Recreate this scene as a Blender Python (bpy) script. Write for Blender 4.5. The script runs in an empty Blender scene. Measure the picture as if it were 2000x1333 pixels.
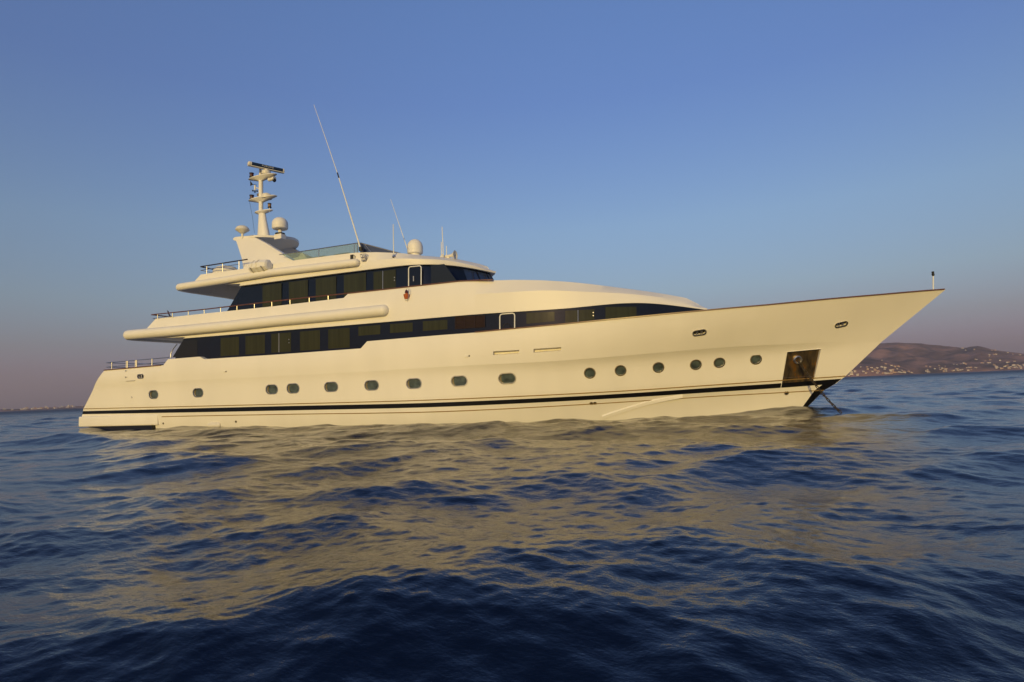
import bpy, bmesh, math, random
import numpy as np
from mathutils import Vector, Matrix
from mathutils.bvhtree import BVHTree

random.seed(7)
rng = np.random.default_rng(11)
C = bpy.context.scene.collection
SC = bpy.context.scene
PI = math.pi

# ------------------------------------------------------------------ camera
FPX = 1150.0                                    # focal length in pixels of the 2000 px wide photograph
YAW, ROLL = math.atan(.4025), math.atan(.041)
PITCH = math.atan((804 - 41 - 666.5) * math.cos(ROLL) / FPX)
CAM = Vector((0, -26, 1.25))
FW = Vector((-math.sin(YAW) * math.cos(PITCH), math.cos(YAW) * math.cos(PITCH), math.sin(PITCH)))
R0 = Vector((math.cos(YAW), math.sin(YAW), 0))
U0 = R0.cross(FW)
RT = math.cos(ROLL) * R0 - math.sin(ROLL) * U0
UP = math.sin(ROLL) * R0 + math.cos(ROLL) * U0
cam = bpy.data.objects.new('camera', bpy.data.cameras.new('camera'))
C.objects.link(cam)
cam.data.sensor_width = 36
cam.data.lens = FPX / 2000 * 36
cam.data.clip_start, cam.data.clip_end = .1, 60000
cam.matrix_world = Matrix(((RT.x, UP.x, -FW.x, CAM.x), (RT.y, UP.y, -FW.y, CAM.y), (RT.z, UP.z, -FW.z, CAM.z), (0, 0, 0, 1)))
SC.camera = cam

# ------------------------------------------------------------------ sky and sun
SUN_EL = math.radians(10)
SUN_B = math.radians(-6)                        # the sun stands behind the camera, a little towards the stern
to_sun = Vector((-math.sin(SUN_B) * math.cos(SUN_EL), -math.cos(SUN_B) * math.cos(SUN_EL), math.sin(SUN_EL)))
W = bpy.data.worlds.new('World'); SC.world = W; W.use_nodes = True
wn, wl = W.node_tree.nodes, W.node_tree.links
bg = wn['Background']
sky = wn.new('ShaderNodeTexSky'); sky.sky_type = 'NISHITA'; sky.sun_disc = False
sky.sun_elevation = SUN_EL
sky.sun_rotation = math.atan2(to_sun.x, to_sun.y)
sky.altitude = 0; sky.air_density = 1.3; sky.dust_density = 1.0; sky.ozone_density = 3.0
# the evening air: the sky model warmed to the lavender of the hour, a little more towards the horizon
tcw = wn.new('ShaderNodeTexCoord'); sep = wn.new('ShaderNodeSeparateXYZ'); rmp = wn.new('ShaderNodeValToRGB'); tint = wn.new('ShaderNodeVectorMath')
tint.operation = 'MULTIPLY'; el_ = rmp.color_ramp.elements
TINT = ((0, .57, .56, 1.20), (.05, .60, .50, .95), (.085, .64, .55, .80), (.15, .79, .73, .87), (.26, .92, .87, 1.01), (.45, .84, .84, 1.18), (.60, .95, .98, 1.33), (1, .58, .66, 1.05))
while len(el_) < len(TINT): el_.new(.9)
for e_, (z_, *c_) in zip(el_, TINT): e_.position = z_; e_.color = (*c_, 1)
wl.new(tcw.outputs['Generated'], sep.inputs[0]); wl.new(sep.outputs['Z'], rmp.inputs[0])
wl.new(sky.outputs[0], tint.inputs[0]); wl.new(rmp.outputs[0], tint.inputs[1]); wl.new(tint.outputs[0], bg.inputs[0])
bg.inputs[1].default_value = .15
sun = bpy.data.objects.new('sun', bpy.data.lights.new('sun', 'SUN')); C.objects.link(sun)
sun.data.energy = 3.25; sun.data.angle = math.radians(.53); sun.data.color = (1, .725, .22)
sun.rotation_euler = (-to_sun).to_track_quat('-Z', 'Y').to_euler()
sun.location = to_sun * 100
SC.view_settings.view_transform = 'Standard'; SC.view_settings.look = 'None'
SC.view_settings.gamma = 1; SC.view_settings.exposure = 0

# ------------------------------------------------------------------ helpers: the photograph's pixels to places
def ray(px, py): return FW + (px - 1000) / FPX * RT - (py - 666.5) / FPX * UP
def at(px, py, y):
    d = ray(px, py); return CAM + d * ((y - CAM.y) / d.y)
def atz(px, py, z):
    d = ray(px, py); return CAM + d * ((z - CAM.z) / d.z)
def prof(pts, yf):                              # pixel polyline on the surface y = -yf(X)  ->  [(X, Z)]
    out = []
    for px, py in pts:
        y = -yf(-15)
        for _ in range(30):
            p = at(px, py, y); y = .5 * y - .5 * yf(p.x)
        p = at(px, py, y); out.append((p.x, p.z))
    return out
def lin(tab):
    xs = [a for a, b in tab]; zs = [b for a, b in tab]
    return lambda x: float(np.interp(x, xs, zs))
def smooth_tab(tab):                            # Catmull-Rom style smoothing of a table, as a function
    xs = np.array([a for a, b in tab]); zs = np.array([b for a, b in tab])
    m = np.gradient(zs, xs)
    def f(x):
        x = min(max(x, xs[0]), xs[-1]); i = min(max(int(np.searchsorted(xs, x)) - 1, 0), len(xs) - 2)
        h = xs[i + 1] - xs[i]; t = (x - xs[i]) / h
        return float((2*t**3 - 3*t**2 + 1)*zs[i] + (t**3 - 2*t**2 + t)*h*m[i] + (-2*t**3 + 3*t**2)*zs[i+1] + (t**3 - t**2)*h*m[i+1])
    return f

# ------------------------------------------------------------------ materials
def mat(name, col, rough=.4, metal=0., spec=.5, coat=0., noise=0., nscale=3., bump=0., bscale=20., ior=None, trans=0.):
    m = bpy.data.materials.new(name); m.use_nodes = True
    n, l = m.node_tree.nodes, m.node_tree.links
    b = n['Principled BSDF']
    b.inputs['Base Color'].default_value = (*col, 1)
    b.inputs['Roughness'].default_value = rough; b.inputs['Metallic'].default_value = metal
    b.inputs['Specular IOR Level'].default_value = spec
    b.inputs['Coat Weight'].default_value = coat; b.inputs['Coat Roughness'].default_value = .06
    if ior: b.inputs['IOR'].default_value = ior
    if trans: b.inputs['Transmission Weight'].default_value = trans
    tc = n.new('ShaderNodeTexCoord')
    if noise:
        t = n.new('ShaderNodeTexNoise'); t.inputs['Scale'].default_value = nscale; t.inputs['Detail'].default_value = 6
        l.new(tc.outputs['Object'], t.inputs['Vector'])
        r = n.new('ShaderNodeMapRange'); r.inputs[1].default_value = .3; r.inputs[2].default_value = .7
        r.inputs[3].default_value = 1 - noise; r.inputs[4].default_value = 1 + noise * .4
        l.new(t.outputs['Fac'], r.inputs[0])
        mx = n.new('ShaderNodeMix'); mx.data_type = 'RGBA'; mx.blend_type = 'MULTIPLY'; mx.inputs[0].default_value = 1
        mx.inputs[6].default_value = (*col, 1); l.new(r.outputs[0], mx.inputs[7]); l.new(mx.outputs[2], b.inputs['Base Color'])
        r2 = n.new('ShaderNodeMapRange'); r2.inputs[3].default_value = rough * .85; r2.inputs[4].default_value = min(1, rough * 1.2)
        l.new(t.outputs['Fac'], r2.inputs[0]); l.new(r2.outputs[0], b.inputs['Roughness'])
    if bump:
        t2 = n.new('ShaderNodeTexNoise'); t2.inputs['Scale'].default_value = bscale; t2.inputs['Detail'].default_value = 3
        l.new(tc.outputs['Object'], t2.inputs['Vector'])
        bp = n.new('ShaderNodeBump'); bp.inputs['Strength'].default_value = bump; bp.inputs['Distance'].default_value = .01
        l.new(t2.outputs['Fac'], bp.inputs['Height']); l.new(bp.outputs[0], b.inputs['Normal'])
    return m
WHITE = mat('white_gelcoat', (.78, .75, .68), .45, spec=.35, noise=.035, nscale=.6, bump=.25, bscale=.5)
DECKW = mat('white_paint', (.76, .74, .68), .45, noise=.05, nscale=1.5)
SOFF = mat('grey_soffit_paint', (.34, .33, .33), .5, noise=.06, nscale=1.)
CREAM = mat('cream_plastic', (.72, .68, .58), .45, noise=.06, nscale=4)
BLACK = mat('black_paint', (.006, .006, .007), .3, noise=.1)
BAND = mat('dark_blue_glass', (.005, .0085, .023), .03, spec=.28, noise=.15, nscale=.7)
PANE = mat('curtained_glass', (.030, .032, .012), .04, spec=.28, noise=.25, nscale=1.2)
def folds(m):
    n, l = m.node_tree.nodes, m.node_tree.links
    for t in [q for q in n if q.type == 'TEX_NOISE']:
        mp = n.new('ShaderNodeMapping'); mp.inputs['Scale'].default_value = (7, 7, .15); l.new(n['Texture Coordinate'].outputs['Object'], mp.inputs[0]); l.new(mp.outputs[0], t.inputs['Vector'])
folds(PANE)
for t in [q for q in WHITE.node_tree.nodes if q.type == 'TEX_NOISE' and q.inputs['Detail'].default_value > 4]:
    mp = WHITE.node_tree.nodes.new('ShaderNodeMapping'); mp.inputs['Scale'].default_value = (1.6, 1.6, .22)
    WHITE.node_tree.links.new(WHITE.node_tree.nodes['Texture Coordinate'].outputs['Object'], mp.inputs[0]); WHITE.node_tree.links.new(mp.outputs[0], t.inputs['Vector'])
CLEAR = mat('dark_clear_glass', (.006, .007, .007), .05, spec=.5)
PORTG = mat('porthole_glass', (.085, .110, .102), .08, spec=.8, noise=.6, nscale=4)
LIT_CRESCENT = mat('lit_crescent_cream', (.20, .165, .085), .5, noise=.3, nscale=8)  # pale tone holds the painted sunlight of the oval portholes
LOUVRE = mat('louvre_wood', (.018, .009, .006), .6, noise=.3, nscale=6)
GOLD = mat('gold_moulding', (.30, .19, .06), .35, metal=.3, noise=.1)
STEEL = mat('stainless_steel', (.55, .53, .50), .38, metal=1, noise=.08, nscale=8)
BRONZE = mat('bronze_rim', (.45, .37, .26), .35, metal=.9, noise=.15, nscale=8)
TEAK = mat('varnished_teak', (.12, .045, .020), .35, coat=.3, noise=.25, nscale=5)
DARKT = mat('dark_varnish', (.028, .014, .009), .4, noise=.2, nscale=5)
RED = mat('red_plastic', (.30, .02, .012), .4, noise=.1)
DRED = mat('dark_red_lens', (.06, .006, .006), .25, noise=.1)
AMBER = mat('amber_lens', (.22, .10, .02), .3, noise=.1)
ORANGE = mat('orange_plastic', (.42, .10, .025), .45, noise=.1)
NAVY = mat('navy_paint', (.010, .022, .055), .3, noise=.1)
WRITE = mat('white_lettering', (.75, .75, .72), .5, noise=.02)
RUBBER = mat('black_rubber', (.012, .012, .012), .6, noise=.2)
CHAINM = mat('chain_iron', (.060, .045, .030), .6, metal=.5, noise=.4, nscale=20)
CUSH = mat('dark_cushion', (.03, .03, .035), .8, noise=.2)
BLUEG = mat('blue_tinted_glass', (.02, .034, .085), .05, spec=.6, noise=.1)
FLAGM = mat('flag_cloth', (.03, .035, .10), .8, noise=.2)

def thin_glass(name, tint, fac):
    m = bpy.data.materials.new(name); m.use_nodes = True
    n, l = m.node_tree.nodes, m.node_tree.links
    out = n['Material Output']; b = n['Principled BSDF']
    b.inputs['Base Color'].default_value = (*tint, 1); b.inputs['Roughness'].default_value = .08
    t = n.new('ShaderNodeBsdfTransparent'); t.inputs[0].default_value = (.80, .90, .88, 1)
    x = n.new('ShaderNodeMixShader'); x.inputs[0].default_value = fac
    l.new(t.outputs[0], x.inputs[1]); l.new(b.outputs[0], x.inputs[2]); l.new(x.outputs[0], out.inputs[0])
    return m
SCREEN = thin_glass('clear_screen_glass', (.35, .42, .40), .32)

def rust_plate():
    m = mat('stained_steel_plate', (.11, .085, .055), .38, metal=.85)
    n, l = m.node_tree.nodes, m.node_tree.links; b = n['Principled BSDF']
    tc = n.new('ShaderNodeTexCoord'); mp = n.new('ShaderNodeMapping'); mp.inputs['Scale'].default_value = (3, 3, 1.1)
    l.new(tc.outputs['Object'], mp.inputs[0])
    t = n.new('ShaderNodeTexNoise'); t.inputs['Scale'].default_value = 1.6; t.inputs['Detail'].default_value = 8; t.inputs['Distortion'].default_value = .6
    l.new(mp.outputs[0], t.inputs['Vector'])
    cr = n.new('ShaderNodeValToRGB'); e = cr.color_ramp.elements
    e[0].position = .35; e[0].color = (.09, .07, .05, 1); e[1].position = .72; e[1].color = (.42, .19, .035, 1)
    q = e.new(.55); q.color = (.20, .145, .075, 1)
    l.new(t.outputs['Fac'], cr.inputs[0]); l.new(cr.outputs[0], b.inputs['Base Color'])
    return m
RUST = rust_plate()

# ------------------------------------------------------------------ mesh builder
class MB:
    def __init__(s): s.v = []; s.f = []
    def add(s, vs, fs):
        o = len(s.v); s.v += [tuple(a) for a in vs]; s.f += [tuple(i + o for i in q) for q in fs]; return s
    def box(s, a, b):
        (x0, y0, z0), (x1, y1, z1) = a, b
        return s.add([(x0,y0,z0),(x1,y0,z0),(x1,y1,z0),(x0,y1,z0),(x0,y0,z1),(x1,y0,z1),(x1,y1,z1),(x0,y1,z1)],
                     [(0,3,2,1),(4,5,6,7),(0,1,5,4),(1,2,6,5),(2,3,7,6),(3,0,4,7)])
    def grid(s, rows, closed=False):            # rows of equal length
        n = len(rows[0]); vs = [p for r in rows for p in r]; fs = []
        for i in range(len(rows) - 1):
            for j in range(n if closed else n - 1):
                k = (j + 1) % n; fs.append((i*n + j, i*n + k, (i+1)*n + k, (i+1)*n + j))
        return s.add(vs, fs)
    def prism(s, poly, y0, y1):                 # poly in (x, z)
        n = len(poly)
        vs = [(x, y0, z) for x, z in poly] + [(x, y1, z) for x, z in poly]
        return s.add(vs, [tuple(range(n)), tuple(range(2*n - 1, n - 1, -1))] + [(i, i + n, (i+1) % n + n, (i+1) % n) for i in range(n)])
    def tube(s, path, r, n=10, caps=True):
        path = [Vector(p) for p in path]; rs = r if isinstance(r, (list, tuple)) else [r] * len(path)
        rows = []; u = None
        for i, p in enumerate(path):
            d = (path[min(i+1, len(path)-1)] - path[max(i-1, 0)]).normalized()
            if u is None: u = d.orthogonal().normalized()
            u = (u - d * u.dot(d)).normalized(); w = d.cross(u)
            rows.append([p + rs[i] * (math.cos(2*PI*k/n) * u + math.sin(2*PI*k/n) * w) for k in range(n)])
        o = len(s.v); s.grid(rows, True)
        if caps:
            s.f.append(tuple(range(o + n - 1, o - 1, -1))); e = o + n * (len(rows) - 1); s.f.append(tuple(range(e, e + n)))
        return s
    def capsule(s, path, r, n=16):              # tube with rounded ends
        path = [Vector(p) for p in path]
        d0 = (path[0] - path[1]).normalized(); d1 = (path[-1] - path[-2]).normalized(); P = []; R = []
        for k in range(6):
            a = PI/2 * (1 - k/6); P.append(path[0] + d0 * r * math.sin(a)); R.append(max(r * math.cos(a), .002))
        P += path; R += [r] * len(path)
        for k in range(1, 7):
            a = PI/2 * k/6; P.append(path[-1] + d1 * r * math.sin(a)); R.append(max(r * math.cos(a), .002))
        return s.tube(P, R, n)
    def strip(s, path, w, h):                   # a flat bar of width w (horizontal), height h laid along a path
        path = [Vector(p) for p in path]; rows = []
        for i, p in enumerate(path):
            d = path[min(i+1, len(path)-1)] - path[max(i-1, 0)]; d.z = 0; d.normalize(); q = Vector((-d.y, d.x, 0)) * w/2; z = Vector((0, 0, h))
            rows.append([p - q, p + q, p + q + z, p - q + z])
        o = len(s.v); s.grid(rows, True); s.f.append((o+3, o+2, o+1, o)); e = o + 4*(len(rows)-1); s.f.append((e, e+1, e+2, e+3)); return s
    def lathe(s, c, prof, n=20, axis='z', squash=1.):
        c = Vector(c); rows = []
        for r, h in prof:
            row = []
            for k in range(n):
                a, b = r*math.cos(2*PI*k/n), r*math.sin(2*PI*k/n) * squash
                row.append(c + (Vector((a, b, h)) if axis == 'z' else Vector((h, a, b)) if axis == 'x' else Vector((a, h, b))))
            rows.append(row)
        o = len(s.v); s.grid(rows, True); s.f.append(tuple(range(o+n-1, o-1, -1))); e = o + n*(len(rows)-1); s.f.append(tuple(range(e, e+n))); return s
    def mirror(s):
        o = len(s.v); s.v += [(x, -y, z) for x, y, z in s.v]; s.f += [tuple(i + o for i in reversed(q)) for q in s.f[:]]; return s
    def pair(s, name, m, parent=None, smooth=30, bevel=0.):   # the same part on either side, two objects
        o = s.build(name, m, parent, smooth, bevel); t = MB(); t.v = [(x, -y, z) for x, y, z in s.v]; t.f = [tuple(reversed(q)) for q in s.f]
        t.build(name, m, parent, smooth, bevel); return o
    def build(s, name, m, parent=None, smooth=30, bevel=0.):
        me = bpy.data.meshes.new(name); me.from_pydata(s.v, [], s.f)
        bm = bmesh.new(); bm.from_mesh(me)
        bmesh.ops.remove_doubles(bm, verts=bm.verts, dist=1e-5)
        bmesh.ops.recalc_face_normals(bm, faces=bm.faces)
        if bevel:
            es = [e for e in bm.edges if len(e.link_faces) == 2 and e.calc_face_angle() > .6]
            bmesh.ops.bevel(bm, geom=es, offset=bevel, segments=3, profile=.5, affect='EDGES', clamp_overlap=True)
        bm.to_mesh(me); bm.free()
        if smooth:
            me.polygons.foreach_set('use_smooth', [True] * len(me.polygons)); me.set_sharp_from_angle(angle=math.radians(smooth))
        me.materials.append(m)
        o = bpy.data.objects.new(name, me); C.objects.link(o)
        if parent: attach(o, parent)
        return o
def attach(o, parent):                          # every part keeps world coordinates
    o.parent = parent
    o.matrix_parent_inverse = parent.matrix_basis.inverted() if parent.parent is None else Matrix.Identity(4)
def tag(o, label, cat=None, group=None, kind=None):
    if label: o['label'] = label
    if cat: o['category'] = cat
    if group: o['group'] = group
    if kind: o['kind'] = kind
    return o
def empty(name, loc, label, cat, group=None):
    o = bpy.data.objects.new(name, None); C.objects.link(o); o.location = loc; o.empty_display_size = .3
    return tag(o, label, cat, group)

# ================================================================== THE YACHT
Y = empty('motor_yacht', (-15, 0, 0), 'large white three deck motor yacht at anchor with dark window bands and a radar mast', 'yacht')

# ---- hull lines
def fuller(B, p, xs, x0=-13.):
    def f(x):
        b = B
        if x < x0: b *= 1 - .055 * ((x - x0) / 22)**2
        elif x < xs: b *= 1 - ((x - x0) / (xs - x0))**p
        else: b = 0
        return b
    return f
SPEC = {  # name: (half breadth, fullness, stem pixel, pixels along the side)
 'sheer': (4.0, 2.6, (1847, 566), [(204,724),(260,719.2),(319,713.8),(328,702),(390,697),(399,702),(540,693),(705,681),(717,667),(860,655),(928,650),(1100,634),(1250,619.5),(1380,607),(1500,596.5),(1620,585),(1720,576.5),(1800,569.5)]),
 'knuckle': (3.98, 1.95, (1722, 668), [(185,752.5),(340,745),(540,735.5),(700,727),(900,715),(1108,704),(1220,695),(1445,677),(1560,671.5),(1650,667.5)]),
 'gold_up': (3.82, 1.5, (1651.6, 735), [(163,799),(540,790),(900,779.5),(1260,761.5),(1400,752),(1526,743.5)]),
 'black_top': (3.79, 1.47, (1645, 740), [(162,803.5),(540,794),(900,785),(1260,766.6),(1400,757),(1524,749)]),
 'black_bot': (3.76, 1.44, (1632, 750), [(161,809.5),(540,802.6),(900,793.6),(1260,775),(1400,766),(1524,758)]),
 'gold_low': (3.72, 1.38, (1610, 762.5), [(158,820),(313,814.5),(540,810),(900,803),(1260,783),(1400,774),(1520,767.5)]),
}
LN = {}
for k, (B, p, st, pts) in SPEC.items():
    s = at(*st, 0); f = fuller(B, p, s.x)
    tab = prof(pts, f) + [(s.x, s.z)]
    LN[k] = (f, tab, tab[0][0], s.x, lin(tab) if k == 'sheer' else smooth_tab(tab))
sx = at(1581, 789, 0).x - .2
for k, B, p, z, xs in (('water', 3.62, 1.32, 0., sx), ('bilge', 3.1, 1.25, -.9, sx - 1.0)):
    f = fuller(B, p, xs); LN[k] = (f, None, -35.3, xs, (lambda z: lambda x: z)(z))
ORDER = ['sheer', 'knuckle', 'gold_up', 'black_top', 'black_bot', 'gold_low', 'water', 'bilge']
sh = LN['sheer']
us = set(np.linspace(0, 1, 110).tolist() + (1 - np.linspace(0, .25, 40)**1.5).tolist())
us |= {(x - sh[2]) / (sh[3] - sh[2]) for x, z in sh[1]}
us = sorted(us)
us = [u for i, u in enumerate(us) if i == 0 or u - us[i-1] > 1e-5]
def hp(k, u, off=0., dz=0.):
    f, _, xa, xs, z = LN[k]; x = xa + u * (xs - xa); return Vector((x, -f(x) - off, z(x) + dz))
def hx(k, x, off=0., dz=0.):
    f, _, xa, xs, z = LN[k]; return Vector((x, -f(x) - off, z(x) + dz))
def mid(a, b, t, bulge):                        # an extra line between two, pushed out a little
    return lambda u: hp(a, u) * (1 - t) + hp(b, u) * t + Vector((0, -bulge * min(1, (1 - u) * 6), 0))
rows = []
for i, k in enumerate(ORDER):
    rows.append([hp(k, u) for u in us])
    if k == 'sheer': rows += [[mid('sheer', 'knuckle', t, .05 * 4 * t * (1 - t))(u) for u in us] for t in (.25, .5, .75)]
    if k == 'knuckle':                          # hollow flare right under the knuckle, deeper towards the bow
        for t, h_ in ((.10, .055), (.22, .085), (.36, .085), (.52, .068), (.68, .045), (.84, .02)):
            rows.append([hp('knuckle', u)*(1-t) + hp('gold_up', u)*t + Vector((0, h_*(.35 + 1.3*min(max((u - .45)/.45, 0), 1))*min(1, (1-u)*9), 0)) for u in us])
hb = MB().grid(rows).mirror()
# deck, transom and bottom close the shell
top = [[Vector((p.x, p.y * s, p.z)) for p in rows[0]] for s in (1, -1)]
hb.grid(top)
hb.grid([[Vector((p.x, p.y * s, p.z)) for p in rows[-1]] for s in (1, -1)])
st = [r[0] for r in rows]
hb.grid([[Vector((p.x, p.y * s, p.z)) for p in st] for s in (1, -1)])
hull = hb.build('hull', WHITE, Y, smooth=0)
bmh = bmesh.new(); bmh.from_mesh(hull.data); bmesh.ops.remove_doubles(bmh, verts=bmh.verts, dist=1e-4)
bmesh.ops.dissolve_degenerate(bmh, edges=bmh.edges, dist=1e-5); bmesh.ops.recalc_face_normals(bmh, faces=bmh.faces); bmh.to_mesh(hull.data)
BV = BVHTree.FromBMesh(bmh); 
def hit(px, py, bv=None):
    p, n, i, d = (bv or BV).ray_cast(CAM, ray(px, py).normalized())
    if p is None: return None
    if n.dot(ray(px, py)) > 0: n = -n
    return p, n
def frame_at(px, py, bv=None):
    p, n = hit(px, py, bv); t = Vector((1, 0, 0)); t = (t - n * t.dot(n)).normalized(); b = n.cross(t)
    if b.z < 0: b = -b
    return p, n, t, b
def stadium(w, h, n=10):                        # outline of a rounded slot
    r = min(w, h) / 2; ex, ey = w/2 - r, h/2 - r; o = []
    for cx, cy, a0 in ((ex, ey, 0), (-ex, ey, PI/2), (-ex, -ey, PI), (ex, -ey, 1.5*PI)):
        for k in range(n + 1):
            a = a0 + PI/2 * k / n; o.append((cx + r*math.cos(a), cy + r*math.sin(a)))
    q = []
    for a in o:
        if not q or (abs(a[0]-q[-1][0]) + abs(a[1]-q[-1][1])) > 1e-5: q.append(a)
    if abs(q[0][0]-q[-1][0]) + abs(q[0][1]-q[-1][1]) < 1e-5: q.pop()
    return q
def local(fr, pts, d=0.):
    p, n, t, b = fr; return [p + t*x + b*y + n*d for x, y in pts]
def loop_solid(mb, a, b):                       # closes two matching loops into a solid
    n = len(a); mb.add(a + b, [tuple(range(n)), tuple(range(2*n-1, n-1, -1))] + [(i, i+n, (i+1) % n + n, (i+1) % n) for i in range(n)])
def ring(mb, fr, outer, inner, d0, d1):
    rows = [local(fr, outer, d0), local(fr, outer, d1), local(fr, inner, d1), local(fr, inner, d0)]
    mb.grid([list(r) for r in rows], True)
def px_size(px, py, w, h):                      # pixel size to metres on the hull at that pixel
    p, n, t, b = frame_at(px, py)
    d = ray(px, py).normalized(); z = (p - CAM).dot(FW)
    def pxof(q):
        v = q - CAM; s = FPX / v.dot(FW); return Vector((v.dot(RT) * s, -v.dot(UP) * s))
    return w / (pxof(p + t * .1) - pxof(p)).length * .1, h / (pxof(p + b * .1) - pxof(p)).length * .1

# ---- openings cut into the hull
cut = MB(); later = []
def opening(px, py, w, h, depth):
    fr = frame_at(px, py); W_, H_ = px_size(px, py, w, h); o = stadium(W_, H_)
    loop_solid(cut, local(fr, o, .3), local(fr, o, -depth)); return fr, W_, H_, o
OVALS = [(300,771,17,14.5),(387,767.5,19,15.5),(531,761,22,16.5),(572.5,759,23,17),(647,756,25,17),(726,753,26,17.5),(808.5,749.5,28,18),(897,744.5,30,18.5),(990.5,739.5,32,19)]
ROUNDS = [(1152,729,19.5,18.5),(1212,724,19.5,18),(1286,718,19.5,17.5),(1359,712.7,19.5,17),(1405,708.7,19.5,16.5),(1476.5,702.3,19.5,16.5)]
ports = [(opening(*q, .09), 'oval') for q in OVALS] + [(opening(*q, .06), 'round') for q in ROUNDS]
fairs = [(opening(*q, .12), q) for q in ((275,735.5,11.5,7),(1366,650,25,8.5),(1643,634,23,7.5))]
slots = []
for pts in (((963,687),(1014,684),(1014,690.5),(963,694)), ((1042,682),(1096,678.5),(1096,685.5),(1042,689.5))):
    fr = frame_at(sum(a for a, b in pts)/4, sum(b for a, b in pts)/4)
    q = [hit(*a)[0] for a in pts]; loop_solid(cut, [a + fr[1]*.3 for a in q], [a - fr[1]*.22 for a in q]); slots.append((q, fr))
PK = [(1537,687.5),(1603.5,681.5),(1591,737),(1586,752.5),(1525,757.5),(1528,740)]
pfr = frame_at(1562, 715)
pq = [hit(*a)[0] for a in PK]
loop_solid(cut, [a + pfr[1]*.5 for a in pq], [a - pfr[1]*.13 for a in pq])
cutter = cut.build('cutter', WHITE, None, smooth=0)
md = hull.modifiers.new('cut', 'BOOLEAN'); md.object = cutter; md.operation = 'DIFFERENCE'; md.solver = 'EXACT'
dg = bpy.context.evaluated_depsgraph_get(); dg.update()
me = bpy.data.meshes.new_from_object(hull.evaluated_get(dg)); hull.modifiers.clear(); old = hull.data; hull.data = me; me.name = 'hull'
bpy.data.objects.remove(cutter)
me.polygons.foreach_set('use_smooth', [True] * len(me.polygons)); me.set_sharp_from_angle(angle=math.radians(32))
kz, kf = LN['knuckle'][4], LN['knuckle'][0]      # the knuckle itself stays a crisp line
sharp = me.attributes.get('sharp_edge') or me.attributes.new('sharp_edge', 'BOOLEAN', 'EDGE')
onk = [abs(v.co.z - kz(v.co.x)) < 4e-3 and abs(abs(v.co.y) - kf(v.co.x)) < 6e-3 for v in me.vertices]
for e in me.edges:
    if onk[e.vertices[0]] and onk[e.vertices[1]]: sharp.data[e.index].value = True

for (fr, w, h, o), kind in ports:
    r = MB(); ring(r, fr, stadium(w + .07, h + .07), stadium(w - .012, h - .012), -.004, .016)
    pt = r.build('porthole', STEEL if kind == 'oval' else BRONZE, Y, smooth=40)
    ins = .070 if kind == 'oval' else .043
    tx, ty = random.uniform(-.05, .05), random.uniform(-.06, .02); fr = (fr[0], fr[1], (fr[2] + fr[1]*tx).normalized(), (fr[3] + fr[1]*ty).normalized())
    g = MB(); g.add(local(fr, stadium(w + .01, h + .01), -ins), [tuple(range(len(o)))]); g.build('glass', PORTG, pt, smooth=0)
    if kind == 'oval':                          # added crescent: sunlight at the opening's after end put into its colour
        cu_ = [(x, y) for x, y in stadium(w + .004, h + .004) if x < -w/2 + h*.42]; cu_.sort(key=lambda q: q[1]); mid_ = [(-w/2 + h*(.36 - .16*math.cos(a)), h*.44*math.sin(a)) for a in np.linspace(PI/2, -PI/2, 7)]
        c_ = MB(); c_.add(local(fr, cu_ + mid_, -ins + .012), [tuple(range(len(cu_) + 7))]); c_.build('lit_crescent', LIT_CRESCENT, pt, smooth=0)
for (fr, w, h, o), q in fairs:
    r = MB(); ring(r, fr, stadium(w + .06, h + .06), stadium(w - .02, h - .02), -.004, .03)
    pt = r.build('fairlead', STEEL, Y, smooth=40)
    b = MB(); b.add(local(fr, stadium(w + .01, h + .01), -.115), [tuple(range(len(o)))]); b.build('backing', RUBBER, pt, smooth=0)
    k = MB()
    for x in ((-.18, .18) if q[0] > 1000 else (0.,)):
        c = fr[0] + fr[2] * x * w; k.tube([c - fr[3]*h*.5 - fr[1]*.05, c + fr[3]*h*.5 - fr[1]*.05], .045, 10)
    k.build('roller', STEEL, pt)
# anchor pocket: stained plate, folded at the gold line, hawse ring
pp = MB(); q = [a - pfr[1]*.12 for a in pq]
m0, m1 = q[5] + pfr[1]*.05, q[2] + pfr[1]*.05
pp.add([q[0], q[1], m1, m0], [(0, 1, 2, 3)]); pp.add([m0, m1, q[3] + pfr[1]*.115, q[4] + pfr[1]*.115], [(0, 1, 2, 3)])
pocket = pp.build('anchor_pocket', RUST, Y, smooth=0); tag(pocket, 'rust stained steel anchor pocket near the bow')
fl = MB().tube([m0 + pfr[1]*.012, m1 + pfr[1]*.012], .02, 8); fl.build('fold', RUST, pocket)
rim = MB(); rp = [a + pfr[1]*.008 for a in pq]; rim.tube(rp[:2], .012, 6); rim.tube([rp[4], rp[5], rp[0]], .012, 6); rim.tube(rp[1:3], .008, 6); rim.build('pocket_rim', WHITE, pocket)
hw = hit(1559, 704); hc = hw[0] - pfr[1]*.09
rr = MB(); cir = [(math.cos(2*PI*k/20), math.sin(2*PI*k/20)) for k in range(20)]
hfr = (hc, pfr[1], pfr[2], pfr[3])
rr.grid([local(hfr, [(x*a, y*a) for x, y in cir], d) for a, d in ((.17, 0), (.17, .06), (.14, .09), (.09, .08), (.08, 0))], True)
rr.build('hawse_ring', STEEL, pocket)
for i, (q, fr) in enumerate(slots):
    s_ = MB(); q2 = [a - fr[1]*.21 for a in q]; s_.add(q2, [(0,1,2,3)]); s_.build('vent_slot', CREAM, hull, smooth=0)

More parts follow.
